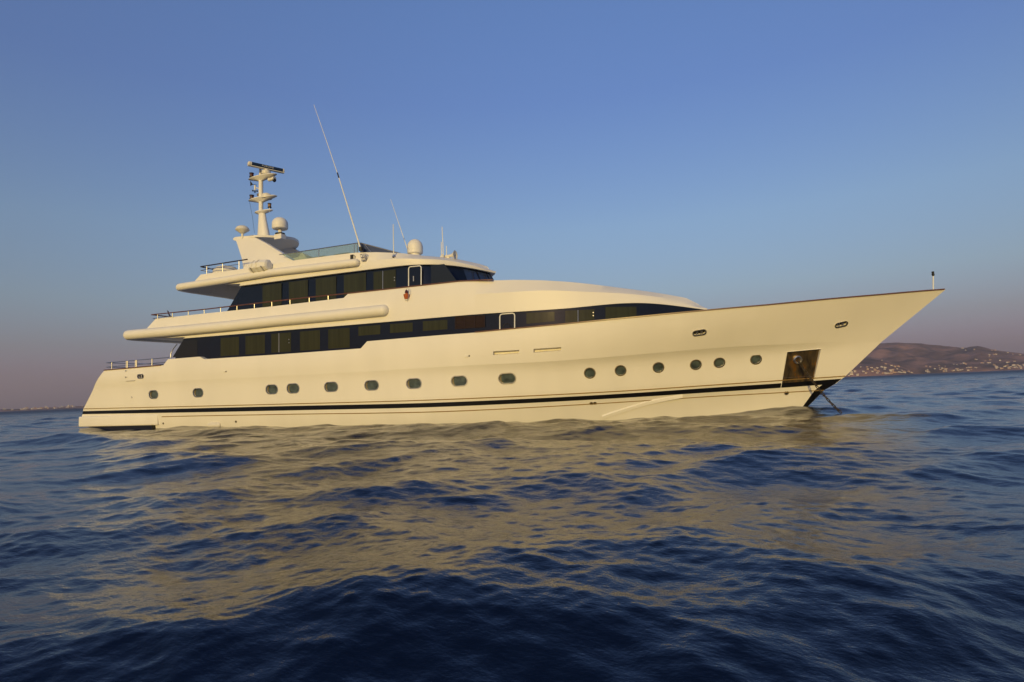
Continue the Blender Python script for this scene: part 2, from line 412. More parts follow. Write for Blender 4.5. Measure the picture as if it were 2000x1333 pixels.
# ---- painted band, mouldings, cap rails
def hline(k, xa, xb, n, off=0., dz=0.): return [hx(k, xa + (xb - xa) * i / n, off, dz) for i in range(n + 1)]
uu = [u for u in us if u < .9995]
bandm = MB().grid([[hp('black_top', u, .005) for u in uu], [hp('black_bot', u, .005) for u in uu]]); bandm.pair('black_stripe', BLACK, hull)
for k, xa in (('gold_up', LN['gold_up'][2] + .05), ('gold_low', at(313, 814, -3.7).x)):
    xs = LN[k][3] - .02; path = hline(k, xa, xs, 120)
    g = MB().tube(path, .022, 6); g.pair('gold_moulding', GOLD, hull)
xs = LN['black_bot'][3]
stemb = MB()
def stem_pts(k_):                               # black paint wrapped round the stem foot, narrowing downwards
    out = []
    for k, wd in (('black_bot', .48), ('gold_low', .36), ('water', .16), ('bilge', .10)):
        x = LN[k][3] - wd*k_; out.append(hx(k, min(x, LN[k][3] - .002), .006))
    return out
stemb.grid([stem_pts(1.), stem_pts(.5), stem_pts(.2), stem_pts(.01)]); stemb.pair('stem_band', BLACK, hull)
boot = MB().grid([[hp('water', u, .006, .055) for u in uu], [hp('bilge', u, .006) for u in uu]]); boot.pair('bottom_paint', BLACK, hull)
x928 = at(928, 650, -3.98).x
cap = MB().strip(hline('sheer', x928, 6.80, 130, -.02, -.005), .12, .042); cap.pair('cap_rail', TEAK, hull)
ca = MB().strip(hline('sheer', LN['sheer'][2], at(318, 714, -3.8).x, 12, -.03, -.01), .16, .05); ca.pair('cap_rail', TEAK, hull)
# spray rail at the forefoot
sr = [hit(px, py) for px, py in ((1176,813),(1191,807.3),(1225,796.5),(1263,784.5),(1300,776.5),(1333,770))]
a_ = [p - Vector((0, 0, 0)) for p, n in sr]; out_ = [p + n*(.045 * w) + Vector((0, 0, -.01)) for (p, n), w in zip(sr, (1., 1., .9, .7, .4, .02))]
dn = [p + Vector((0, 0, -.16)) + n*(-.02) for p, n in sr]
spr = MB().grid([[p + n*-.02 + Vector((0, 0, .06)) for p, n in sr], out_, dn]); spr.pair('spray_rail', WHITE, hull, smooth=0)
# little fittings on the topside
for (px, py, r) in ((1155,788.5,2.3),(1162,788.2,2.3),(1536,768,3.2),(319,827.5,1.6),(461,824,1.8)):
    fr = frame_at(px, py); s = px_size(px, py, r, r)[1]
    d = MB(); ring(d, fr, [(x*s*1.3, y*s*1.3) for x, y in cir], [(x*s*.9, y*s*.9) for x, y in cir], -.004, .012); o = d.build('drain', BRONZE, Y, smooth=40)
    e = MB(); e.add(local(fr, [(x*s, y*s) for x, y in cir], .004), [tuple(range(20))]); e.build('hole', RUBBER, o, smooth=0)
for px, py in ((911,696),(438,726.3)):
    fr = frame_at(px, py); d = MB(); loop_solid(d, local(fr, stadium(.20, .10), -.005), local(fr, stadium(.18, .085), .03)); o = d.build('deck_filler', WHITE, Y, smooth=40)
    e = MB(); q = (fr[0] + fr[2]*.13, fr[1], fr[2], fr[3]); loop_solid(e, local(q, [(x*.035, y*.035) for x, y in cir], -.004), local(q, [(x*.03, y*.03) for x, y in cir], .015)); e.build('cap', RUBBER, o, smooth=40)
for px, py in ((247,725),(247,737)):
    fr = frame_at(px, py); d = MB(); loop_solid(d, local(fr, [(-.09,-.05),(.10,0),(-.09,.05),(-.05,0)], -.004), local(fr, [(-.08,-.04),(.09,0),(-.08,.04),(-.05,0)], .035)); d.build('cleat', STEEL, hull, smooth=0)
p0, p1 = hit(247.5, 744.7), hit(264, 743.6)
gr = MB().tube([p0[0], p0[0] + p0[1]*.04, p1[0] + p1[1]*.04, p1[0]], .012, 6); gr.build('grab_bar', STEEL, hull)
p0 = frame_at(258, 776.5); gr = MB(); loop_solid(gr, local(p0, [(-.05,.05),(.0,.06),(.06,-.06),(.02,-.06)], -.004), local(p0, [(-.04,.05),(0,.05),(.05,-.05),(.02,-.05)], .03)); gr.build('cleat', STEEL, hull, smooth=0)

# ---- swim platform
pw = LN['gold_low'][0](-33) + .10
pa, pb = at(153, 822, -pw).x, at(307, 816, -pw).x
zt, zb = at(240, 811.5, -pw).z, at(240, 832.5, -pw).z
MB().box((pa, -pw, zb), (pb, pw, zt)).build('swim_platform', WHITE, Y, smooth=50, bevel=.06)
MB().box((at(175, 836, -3.7).x, -3.72, -.6), (pb - .3, 3.72, zb - .004)).build('platform_support', BLACK, Y, smooth=0)
# exhaust fairing just above the water
ex = hit(419, 829)[0]; MB().lathe(ex + Vector((0, .05, -.05)), [(.02, -.5), (.12, -.4), (.17, -.1), (.17, .35), (.12, .42), (.10, .42)], 14, 'x').build('exhaust_outlet', CREAM, Y)

# ---- stern rail
s0 = at(300, 712, -3.8)
def sternrail(py0, py1): return [at(208, py0, -3.55), at(330, py1, -3.62)]
aft_x = at(208, 709, -3.55).x
sr_ = MB()
for a, b in ((709, 698.6), (717.5, 707.5)):
    P, Q = sternrail(a, b); inner = Vector((P.x, 0, P.z)); sr_.tube([Q, P, Vector((P.x - .05, P.y + .3, P.z)), inner], .022, 8)
sternr = sr_.mirror().build('stern_rail', STEEL, Y)
P, Q = sternrail(709, 698.6)
for px in (218, 247, 249.5, 265, 267.5, 298):
    x = at(px, 706, -3.58).x; t = (x - P.x) / (Q.x - P.x); p = P.lerp(Q, t)
    MB().tube([p, Vector((p.x, p.y, hx('sheer', x).z))], .028, 8).build('post', STEEL, sternr)

# ---- main deckhouse: dark window band between hull and upper body
XN = at(1380, 602, 0).x
def plan(B, p, x1, xn): return fuller(B, p, xn, x1)
d1 = lambda x: min(plan(3.76, 2.9, -11.5, XN)(x), 9)
zw_tab = prof([(355,662),(540,647),(760,629),(900,617),(1100,603.5),(1260,592.6)], d1) + [(XN, 4.30)]
zw = smooth_tab(zw_tab)
def stations(xa, xn, n=60): return [xa + (xn - xa) * (1 - (1 - i/n)**1.8) for i in range(n + 1)]
xb_t, xb_b = at(357, 663, -3.7).x, at(333.6, 700, -3.7).x
def house_pt(x, v, off=0.):                     # v: 0 bottom, 1 top
    z0 = 3.30; z = z0 + (zw(x) - z0) * v
    return Vector((x, -d1(x) - off, z))
rowsb = []
for v in (0, .5, 1):
    xa = xb_b + (xb_t - xb_b) * v
    rowsb.append([house_pt(x, v) for x in stations(xa, XN)])
hbm = MB().grid(rowsb).mirror()
hbm.grid([[Vector((p.x, p.y*s, p.z)) for p in (rowsb[0][0], rowsb[1][0], rowsb[2][0])] for s in (1, -1)])
deckhouse = hbm.build('main_deckhouse', BAND, Y)
def norm2(fn, x):
    e = .02; t = (fn(x + e) - fn(x - e)) / (2*e); n = Vector((-t, -1, 0)); return n.normalized()   # the wall is y = -f(x)
def wall_at(px, py, fn):
    y = -fn(-15)
    for _ in range(40):
        p = at(px, py, y); y = .5*y - .5*fn(p.x)
    return at(px, py, y)
def panel(px_poly, fn, off, m, name, parent, n=10):   # a pane that follows the wall; corners left top, left bottom, right bottom, right top
    lt, lb, rb_c, rt_c = px_poly[:4]; g = MB(); rows_ = []
    for k in range(3):
        r_ = []
        for i in range(n + 1):
            t, v = i/n, k/2
            x0, y0 = lt[0]*(1-v) + lb[0]*v, lt[1]*(1-v) + lb[1]*v; x1, y1 = rt_c[0]*(1-v) + rb_c[0]*v, rt_c[1]*(1-v) + rb_c[1]*v
            p = wall_at(x0*(1-t) + x1*t, y0*(1-t) + y1*t, fn); r_.append(p + norm2(fn, p.x) * off)
        rows_.append(r_)
    return g.grid(rows_).build(name, m, parent, smooth=30)
def slope(x, xa, ya, xb, yb): return ya + (yb - ya) * (x - xa) / (xb - xa)
wtop = lambda x: float(np.interp(x, [355,540,760,900,1100,1260,1344], [662,647,629,617,603.5,592.6,590]))
def window(xa, xb, ta, ba, tb, bb, fn, parent, m=PANE, n=1):
    """four corners in the picture: left top, left bottom, right top, right bottom"""
    return panel([(xa, ta), (xa, ba), (xb, bb), (xb, tb)], fn, .006, m, 'window', parent)
# tall windows of the main deck
for xa, xb in ((431,467),(479.5,517.5),(586,625),(641,683)):
    window(xa, xb, wtop(xa)+5, slope(xa, 399,701, 705,680)-2.5, wtop(xb)+5, slope(xb, 399,701, 705,680)-2.5, d1, deckhouse)
for xa, xb, t0, b0, t1, b1 in ((700,743,638.5,656.5,635,653),(762,806,633.5,651,630.5,648),(826,874,628,647,625,643.5),(1028,1083,611.5,633,609.5,627.5),(1182.5,1243,600,622.5,599.5,618)):
    window(xa, xb, t0, b0, t1, b1, d1, deckhouse)
def double_window(xa, xm, xb, t, b, fn, parent, dots):
    for u, v in ((xa, xm - .8), (xm + .8, xb)):
        panel([(u, t(u)), (u, b(u)), (v, b(v)), (v, t(v))], fn, .006, PANE, 'window', parent)
    p, q = wall_at(xm, t(xm), fn), wall_at(xm, b(xm), fn); n = norm2(fn, p.x) * .015
    MB().tube([p + n, q + n], .018, 6).build('mullion', STEEL, parent)
    for x, y in dots:
        c = wall_at(x, y, fn) + norm2(fn, 0 - 15) * .01
        MB().lathe(c, [(.025, -.02), (.025, .0), (.01, .01)], 8, 'y').build('hinge', STEEL, parent)
bs = lambda x: slope(x, 399,701, 705,680)
double_window(530, 545.3, 568.5, lambda x: wtop(x)+5, lambda x: bs(x)-2.5, d1, deckhouse, ((565,663.5),(565,670)))
double_window(1104, 1129, 1161, lambda x: slope(x, 1104,607.5, 1161,604.5), lambda x: slope(x, 1104,631, 1161,625), d1, deckhouse, ((1159,611),(1159,617)))
# the open dark side lobby at the aft end
panel([(357,666),(337,698.5),(386,695),(386,663)], d1, .006, CLEAR, 'side_screen', deckhouse)
fr_ = MB().tube([at(333.7, 699.5, -3.70), at(334, 690, -3.66), at(339, 681, -3.66), at(346, 672.5, -3.66)], .025, 8); fr_.pair('wing_frame', STEEL, deckhouse)
# louvred vent
lv = panel([(890,618.5),(890,643.5),(947,640),(947,616.5)], d1, .006, LOUVRE, 'louvred_vent', Y)
sl = MB()
for k in range(9):
    t = (k + .5) / 9; a = wall_at(891, 618.5 + 25*t, d1); b = wall_at(946, 616.5 + 23.5*t, d1); o = Vector((0, -.02, 0)); w = Vector((0, 0, .022))
    sl.add([a+o*.4+w, b+o*.4+w, b+o*1.8-w, a+o*1.8-w], [(0,1,2,3)])
for x in (890, 908, 928, 947): 
    a = wall_at(x, slope(x, 890,618.5, 947,616.5), d1); b = wall_at(x, slope(x, 890,643.5, 947,640), d1); sl.tube([a + Vector((0,-.03,0)), b + Vector((0,-.03,0))], .02, 6)
sl.build('slat', DARKT, lv, smooth=0)
def door(xa, xb, ta, ba, tb, bb, fn, parent, handle=None):
    d = panel([(xa, ta), (xa, ba), (xb, bb), (xb, tb)], fn, .006, BAND, 'door', Y)
    A, B_, D, E_ = [wall_at(*q, fn) + norm2(fn, -15) * .015 for q in ((xa, ba), (xa, ta), (xb, tb), (xb, bb))]
    def rc(a, c, b, r=.09):
        u, v = (a - c).normalized(), (b - c).normalized(); return [c + u*r, c + (u + v)*r*.3, c + v*r]
    MB().tube([A] + rc(A, B_, D) + rc(B_, D, E_) + [E_], .026, 8).build('frame', WRITE, d)
    return d
dr = door(976.5, 1005.5, 614.5, 646, 612, 643.5, d1, deckhouse)
c = wall_at(990, 642, d1) + Vector((0, -.02, 0))
MB().tube([c + Vector((.17*math.cos(a), 0, .20*math.sin(a))) for a in np.linspace(.2, PI-.1, 9)], .012, 6).build('handle', RUBBER, dr)

# ---- upper deck body: fascia, knuckle, bulwark, fore top
def dtop(x): return max(plan(3.42, 2.6, -11.5, XN - .3)(x), 0)
dfas = lambda x: plan(3.83, 2.9, -11.5, XN + .03)(x)
xtA, xtB = at(276, 641, -3.8).x, at(295, 624, -3.75).x
dbul = lambda x: plan(3.62, 2.8, -11.5, XN - .25)(x)
top_px = [(295,624),(540,598),(671,582.5),(680,574),(896,550.3),(945,547.6)]
top_tab = prof(top_px, lambda x: dbul(x))
def sil_y(x): return dtop(x)
sil = prof([(1005,547),(1060,548),(1110,551),(1150,555),(1200,561.3),(1250,568),(1300,575.6),(1340,583)], sil_y)
top_tab += sil + [(XN - .3, at(1374, 595, 0).z)]
ztop = lin(top_tab)
cre_tab = prof([(276,652),(540,628),(755,591),(890,578.6),(1080,565),(1160,558.5)], dfas) + [(-3.4, 4.83), (XN - .2, 4.48)]
zc0 = smooth_tab(cre_tab)
def zcr(x):
    t = min(max((x + 9.) / 3., 0), 1); t = t*t*(3-2*t); return zc0(x)*(1-t) + (zw(x) + .60*(ztop(x) - zw(x)))*t
XL = [(xb_t + .05, XN + .03), (xb_t + .22, XN + .02), (at(272, 652, -3.83).x, XN), (at(272, 648, -3.83).x, XN), (xtB, XN - .3)]
N = 110
def ustat(xa, xn, extra=()):
    return stations(xa, xn, N)
Ls = []
x0 = stations(*XL[0], N); Ls.append([Vector((x, -max(dfas(x) - .35, 0), zw(x) - .002)) for x in x0])
Ls.append([Vector((x, -dfas(x), zw(x) - .002)) for x in x0])
Ls.append([Vector((x, -dfas(x), zw(x) + .06)) for x in stations(*XL[1], N)])
Ls.append([Vector((x, -plan(3.83, 2.9, -11.5, XN)(x), min(zw(x) + .22, .5*(zw(x) + zcr(x))))) for x in stations(*XL[2], N)])
Ls.append([Vector((x, -plan(3.83, 2.9, -11.5, XN - .15)(x), zcr(x))) for x in stations(XL[3][0], XN - .15, N)])
xt = [x for x in stations(XL[4][0], XL[4][1], N)]
# put a station on both ends of the little step of the bulwark
for sx_ in (top_tab[2][0], top_tab[3][0]):
    i = int(np.argmin([abs(x - sx_) for x in xt])); xt[i] = sx_
def ytop(x):                                    # bulwark aft runs into the rounded fore top
    t = min(max((x + 11.2) / 2.0, 0), 1); t = t*t*(3-2*t); return dbul(x)*(1-t) + dtop(x)*t if x < XL[4][1] else 0
Ls.append([Vector((x, -ytop(x), ztop(x))) for x in xt])
ub = MB().grid(Ls)
# rounded top edge then across to the centreline
Ls2 = [[Vector((p.x, p.y * (1 - .03), p.z + .015)) for p in Ls[-1]], [Vector((p.x, p.y * .5, p.z - .03)) for p in Ls[-1]], [Vector((p.x, 0, p.z - .05)) for p in Ls[-1]]]
ub.grid([Ls[-1]] + Ls2).mirror()
aft = [r[0] for r in Ls[2:]]
ub.grid([[Vector((p.x, p.y*s, p.z)) for p in aft] for s in (1, -1)])
upper = ub.build('upper_deck_body', WHITE, Y, smooth=22)
# soffit of the aft overhang and the wrap-round bulge
tb_px = [(242,655.6),(358,645.5),(450,637),(540,627.2),(650,617),(749,607)]
TY = -3.86
tpts = [at(px, py, TY) for px, py in tb_px]
tr = .268
sw = tpts[0].x
bul = MB(); tp = [Vector((sw + .15, 0, tpts[0].z)), Vector((sw, TY + 1.2, tpts[0].z)), Vector((sw + .03, TY + .55, tpts[0].z)), Vector((sw + .12, TY + .22, tpts[0].z)), Vector((sw + .35, TY + .03, tpts[0].z)), Vector((sw + .7, TY, tpts[0].z - .005))] + tpts[1:]
dense = []
for i in range(len(tp) - 1): dense += [tp[i].lerp(tp[i+1], t) for t in np.linspace(0, 1, 5)[:-1]]
dense.append(tp[-1])
bul.capsule(dense, tr, 20).mirror(); bul.build('side_bulge', WHITE, upper, smooth=50)
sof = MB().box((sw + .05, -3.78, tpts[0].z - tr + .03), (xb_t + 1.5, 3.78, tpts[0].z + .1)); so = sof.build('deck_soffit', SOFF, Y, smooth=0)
for px, py in ((286,663.5),(305,664.5),(318,666),(330,667.5),(342,664.5)):
    c = atz(px, py, tpts[0].z - tr + .02); MB().lathe(c, [(.05, -.012), (.06, .0), (.06, .02)], 12).build('downlight', STEEL, so)
# teak cap along the bulwark and the fore end of the bridge wings
cpx = [(680,573.3),(780,562.5),(896,549.6),(945,547.3),(962,546.8)]
cp = [at(px, py, -dbul(at(px, py, -3.7).x)) for px, py in cpx]
MB().strip([p + Vector((0, .02, -.03)) for p in cp], .11, .05).pair('cap_rail', TEAK, upper)
# rail over the aft bulwark
rpx = [(296,615.2),(400,604.6),(540,588.2),(600,581.5),(680,573.4)]
RY = -3.54
rp_ = [at(px, py, RY) for px, py in rpx]
rl = MB().tube([Vector((rp_[0].x - .05, 0, rp_[0].z)), Vector((rp_[0].x, RY + .3, rp_[0].z))] + rp_, .032, 8).mirror(); rail = rl.build('deck_rail', TEAK, Y)
rl2 = MB().tube([Vector((rp_[0].x - .02, 0, rp_[0].z - .22)), Vector((rp_[0].x, RY + .25, rp_[0].z - .22)), Vector((rp_[0].x + .1, RY, rp_[0].z - .22)), Vector((rp_[0].x + 1.6, RY, rp_[0].z - .22))], .016, 8).mirror(); rl2.build('lower_rail', STEEL, rail)
for px in (308,337,368,399,431,463,497,531,566.5,604,641):
    p = at(px, float(np.interp(px, [a for a, b in rpx], [b for a, b in rpx])), RY)
    MB().tube([Vector((p.x, p.y, ztop(p.x) - .02)), p], .018, 8).build('post', STEEL, rail)

# ---- wheelhouse and saloon of the upper deck
XW = at(975, 548, 0).x + .1
XWT = at(961.5, 531, 0).x - .12
d2b = lambda x: plan(2.92, 2.6, -14.6, XW)(x)
d2t = lambda x: plan(2.88, 2.6, -14.9, XWT)(x)
zu_tab = prof([(466,560),(720,528),(863,511)], lambda x: 2.92) + [(-11.2, 7.14)]
zu = smooth_tab(zu_tab)
ua_t, ua_b = at(470, 559, -2.9).x, at(441, 610, -2.9).x
ZB = 5.86
sb, stt = stations(ua_b - .1, XW, 70), stations(ua_t, XWT, 70)
zg = lambda x: zu(x) - .17 * min(max((x + 13.) / 1.6, 0), 1)**2
def wh(i, v):                                   # i: station (float), v: height
    i0 = min(int(i), 69); t = i - i0
    lo = Vector((sb[i0], -d2b(sb[i0]), ZB)).lerp(Vector((sb[i0+1], -d2b(sb[i0+1]), ZB)), t)
    hi = Vector((stt[i0], -d2t(stt[i0]), zg(stt[i0]))).lerp(Vector((stt[i0+1], -d2t(stt[i0+1]), zg(stt[i0+1]))), t)
    return lo.lerp(hi, v)
rw = [[wh(i, v) for i in range(71)] for v in (0, .33, .66, 1)]
wm = MB().grid(rw).mirror(); wm.grid([[Vector((r[0].x, r[0].y*s, r[0].z)) for r in rw] for s in (1, -1)])
wheel = wm.build('wheelhouse', BAND, Y)
d2 = lambda x: 2.905
utop = lambda x: float(np.interp(x, [466, 720, 863], [560, 528, 511]))
ubot = lambda x: float(np.interp(x, [443, 671, 680, 896], [606, 584, 574, 551])) + 6
for xa, xb in ((513,550),(564.5,601.5),(617,657),(672,715)):
    panel([(xa, utop(xa)+4), (xa, ubot(xa)), (xb, ubot(xb)), (xb, utop(xb)+4)], d2, .012, PANE, 'window', wheel)
double_window(729.5, 748, 773, lambda x: utop(x)+5, lambda x: ubot(x)+2, d2, wheel, ((771,542.5),(771,548)))
dr2 = door(798.5, 823, 522, 562, 519.5, 559, d2, wheel)
h = wall_at(808.5, 545, d2) + Vector((0, -.03, 0)); MB().box(h - Vector((.02, .02, .12)), h + Vector((.02, .02, .12))).build('handle', STEEL, dr2)
panel([(842,519),(842,558),(894,551.5),(868,516)], d2, .012, CLEAR, 'side_window', wheel)
def wh_panel(i0, i1, v0, v1, m, name):
    g = MB(); rows_ = []
    for v in np.linspace(v0, v1, 5):
        rr_ = []
        for i in np.linspace(i0, i1, 8):
            p = wh(i, v); a = wh(min(i + .2, 69.99), v) - wh(i - .2, v); b = wh(i, min(v + .05, 1)) - wh(i, v - .05)
            n = a.cross(b).normalized()
            if n.y > 0 and n.x < .5: n = -n
            if n.x < 0 and n.y > -.2: n = -n
            rr_.append(p + n * .012)
        rows_.append(rr_)
    return g.grid(rows_)
fr0 = next(i for i in range(71) if sb[i] > -11.9)
prev = None
seg = np.linspace(fr0, 69.6, 4)
for a, b in zip(seg[:-1], seg[1:]):
    g = wh_panel(a + .35, b - .35, .42, .93, BLUEG, 'windscreen_pane')
    pane = g.pair('windscreen_pane', BLUEG, wheel)
    c0, c1 = wh(.5*(a+b), .5), wh(.35*a + .65*b, .86); off = Vector((.04, -.05, .02))
    MB().tube([c0 + off, c1 + off], .012, 6).build('wiper', RUBBER, wheel)

# ---- roof of the upper deck: fascia, bulge, coaming, brow
XB = at(962.5, 531, 0).x + .14
d3 = lambda x: plan(3.06, 2.6, -15.2, XB)(x)
d3t = lambda x: plan(2.72, 2.3, -15.6, XB - .35)(x)
coam = lambda x: 2.98 + (d3t(x) - 2.98) * min(max((x + 17.5) / 2.5, 0), 1) if x > -17.5 else 2.98
rt_tab = prof([(392.5,536.6),(477.5,525),(573,509.3),(640,500.5),(698,493.8),(735,493),(785,495),(827,500),(869,503.5),(890,506),(932,516.6),(950,523.5)], lambda x: max(coam(x), 0))
rt_tab += [(XB - .35, at(958, 527.5, 0).z)]
rt_tab = sorted(rt_tab)
zr = lin(rt_tab)
fa = at(468, 554, -3.06).x; fb = at(466, 559, -3.06).x
UT = [(343,562.),(440,547.5),(530,532.8),(620,522.5),(695,513.5)]
UY = -3.17; ut = [at(px, py, UY) for px, py in UT]; ur = .19
zf = lambda x: zu(min(x, -11.2)) - .17 * min(max((x + 13.) / (XB + 13.), 0), 1)**2
ztube = lin([(p.x, p.z) for p in ut])
zrc = lambda x: max(zr(min(x, XB - .35)), zf(x) + .06)
zbrow = lambda x: zf(x) + min(.10, .35 * (zrc(x) - zf(x)))
Q = []
q0 = stations(fb, XB, N)
Q.append([Vector((x, -max(d3(x) - .6, 0), zf(x) - .002)) for x in q0])
Q.append([Vector((x, -d3(x), zf(x) - .002)) for x in q0])
Q.append([Vector((x, -plan(3.08, 2.6, -15.2, XB + .03)(x), zbrow(x))) for x in stations(fb + .12, XB + .03, N)])
aR = at(372, 556, -3.06).x
Q.append([Vector((x, -plan(3.07, 2.6, -15.2, XB)(x), zf(x) + (.50 if x > -16 else .45) * (zrc(x) - zf(x)))) for x in stations(aR, XB, N)])
Q.append([Vector((x, -coam(x) if x < XB - .352 else 0, zrc(x))) for x in stations(at(392, 537, -2.98).x, XB - .35, N)])
rb = MB().grid(Q)
last = Q[-1]
rb.grid([last, [Vector((p.x, p.y*.92, p.z + (.02 if p.x > -15 else .0))) for p in last], [Vector((p.x, p.y*.5, p.z + (.07 if p.x > -15 else -.3))) for p in last], [Vector((p.x, 0, p.z + (.09 if p.x > -15 else -.3))) for p in last]]).mirror()
rb.grid([[Vector((r[0].x, r[0].y*s, r[0].z)) for r in Q[2:]] for s in (1, -1)])
roof = rb.build('sun_deck_body', WHITE, Y, smooth=24)
ux = ut[0].x
tp = [Vector((ux + .1, 0, ut[0].z)), Vector((ux - .02, UY + .9, ut[0].z)), Vector((ux + .03, UY + .4, ut[0].z)), Vector((ux + .12, UY + .15, ut[0].z)), Vector((ux + .3, UY + .02, ut[0].z)), Vector((ux + .55, UY, ut[0].z))] + ut[1:]
dense = []
for i in range(len(tp) - 1): dense += [tp[i].lerp(tp[i+1], t) for t in np.linspace(0, 1, 5)[:-1]]
dense.append(tp[-1])
MB().capsule(dense, ur, 18).mirror().build('side_bulge', WHITE, roof, smooth=50)
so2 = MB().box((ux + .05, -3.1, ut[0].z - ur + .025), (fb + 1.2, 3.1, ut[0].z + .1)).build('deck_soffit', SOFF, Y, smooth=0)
for px, py in ((390,570.5),(413,572),(414.5,573.5),(420,566.5),(441,569.5),(449,563),(442,556.5)):
    MB().lathe(atz(px, py, ut[0].z - ur + .015), [(.045, -.012), (.055, 0), (.055, .02)], 12).build('downlight', STEEL, so2)
# aft rail of the sun deck
SY = -2.9
ra = [at(px, py, SY) for px, py in ((392,521.3),(483,507))]
x_ = ra[0].x
sd = MB().tube([ra[1], ra[0], Vector((x_ - .02, SY + .15, ra[0].z)), Vector((x_ + .02, 0, ra[0].z))], .034, 8).mirror().build('sun_deck_rail', DARKT, Y)
rb_ = [at(px, py, SY) for px, py in ((392,528.5),(466,516.5))]
MB().tube([rb_[1], rb_[0], Vector((rb_[0].x, SY + .2, rb_[0].z)), Vector((rb_[0].x + .02, 0, rb_[0].z))], .018, 8).mirror().build('lower_rail', STEEL, sd)
for px in (404, 435, 467):
    p = at(px, slope(px, 392,521.3, 483,507), SY); MB().tube([Vector((p.x, p.y, zr(p.x) - .03)), p], .018, 8).build('post', STEEL, sd)
# glass windbreak
GY = -2.86
g0 = [at(px, py, GY) for px, py in ((549,497.4),(573.5,509.5),(700,494.5),(700,474.8))]
gp = MB().add(g0 + [p + Vector((0, .012, 0)) for p in g0], [(0,1,2,3),(7,6,5,4),(0,4,5,1),(1,5,6,2),(2,6,7,3),(3,7,4,0)])
wb = gp.pair('glass_windbreak', SCREEN, Y, smooth=0)
MB().tube([g0[0] + Vector((-.1, 0, 0)), g0[3]], .025, 8).pair('top_rail', STEEL, wb)
for px in (622.5, 692, 698):
    a = at(px, slope(px, 549,497.4, 700,474.8), GY - .01); b = at(px, slope(px, 573.5,509.5, 700,494.5), GY - .01); MB().tube([a, b], .018, 6).build('post', STEEL, wb)
# raked windscreen of the sun deck
w0, w1 = at(703, 474.6, -2.8), at(783, 495.5, -2.35); wz = at(703, 495, -2.8)
wsm = MB().add([w0, w1, Vector((w1.x, -w1.y, w1.z)), Vector((w0.x, -w0.y, w0.z))], [(0,1,2,3)]).add([w0, Vector((w0.x, w0.y, wz.z)), w1], [(0,1,2)]).add([Vector((w0.x, -w0.y, w0.z)), Vector((w0.x, -w0.y, wz.z)), Vector((w1.x, -w1.y, w1.z))], [(0,2,1)])
ws = wsm.build('sun_deck_windscreen', BLUEG, Y, smooth=0)
MB().tube([w0, w1], .022, 6).pair('frame', STEEL, ws)
a, b = at(711, 476.5, -2.81), at(726, 494, -2.70); MB().tube([a, b], .014, 6).pair('mullion', STEEL, ws)

# ---- radar arch
FY, FB = -1.55, -2.65
def lean(z): return FB + (FY - FB) * min(max((z - 8.3) / (9.9 - 8.3), 0), 1)
def fin_at(px, py):
    y = FB
    for _ in range(20): y = lean(at(px, py, y).z)
    return at(px, py, y)
fin = [fin_at(px, py) for px, py in ((494,460.2),(460,463.2),(455,466.8),(457,470),(463,471.8),(468,487),(473,507),(477,528),(480,540),(560,527),(574,509.5),(547,491.5),(520,475.5),(497,463))]
poly = [(p.x, p.z) for p in fin]
arch = bpy.data.objects.new('radar_arch', None); C.objects.link(arch); attach(arch, Y); arch.location = (0, 0, 0)
lg = MB(); loop_solid(lg, [p + Vector((0, -.04, 0)) for p in fin], [p + Vector((0, .28, 0)) for p in fin]); lg.pair('arch_leg', WHITE, arch, smooth=30, bevel=.03)
for (a, b) in (((471.5,492.5),(527,484)), ((473.5,501),(540,493))):      # panel joints on the arch
    A, B_ = fin_at(*a) + Vector((0, -.043, 0)), fin_at(*b) + Vector((0, -.043, 0)); MB().tube([A, B_], .006, 5).build('joint', CREAM, arch)
zA = fin[0].z - .02; tip = at(574, 464.5, 0)
ed = []
for t in np.linspace(0, 1, 13):
    y = FY * (1 - t) * 1.05; x = fin[-1].x + (tip.x - fin[-1].x) * math.sin(t * PI/2)**.9
    ed.append(Vector((x, y, zA + (tip.z - zA) * t)))
bk = [Vector((fin[1].x + .15 + .1*math.sin(t*PI/2), FY*(1-t), zA + (tip.z - zA) * t)) for t in np.linspace(0, 1, 13)]
pl = MB(); th = Vector((0, 0, .09))
lowr = lambda p: Vector((p.x, p.y, zA - .10))
pl.grid([[lowr(p) for p in bk], [p for p in bk], [p.lerp(q, .5) + Vector((0,0,.03)) for p, q in zip(bk, ed)], [p for p in ed], [lowr(p) for p in ed], [lowr(p.lerp(q, .5)) for p, q in zip(bk, ed)], [lowr(p) for p in bk]]).mirror()
pl.build('platform', WHITE, arch, smooth=35)

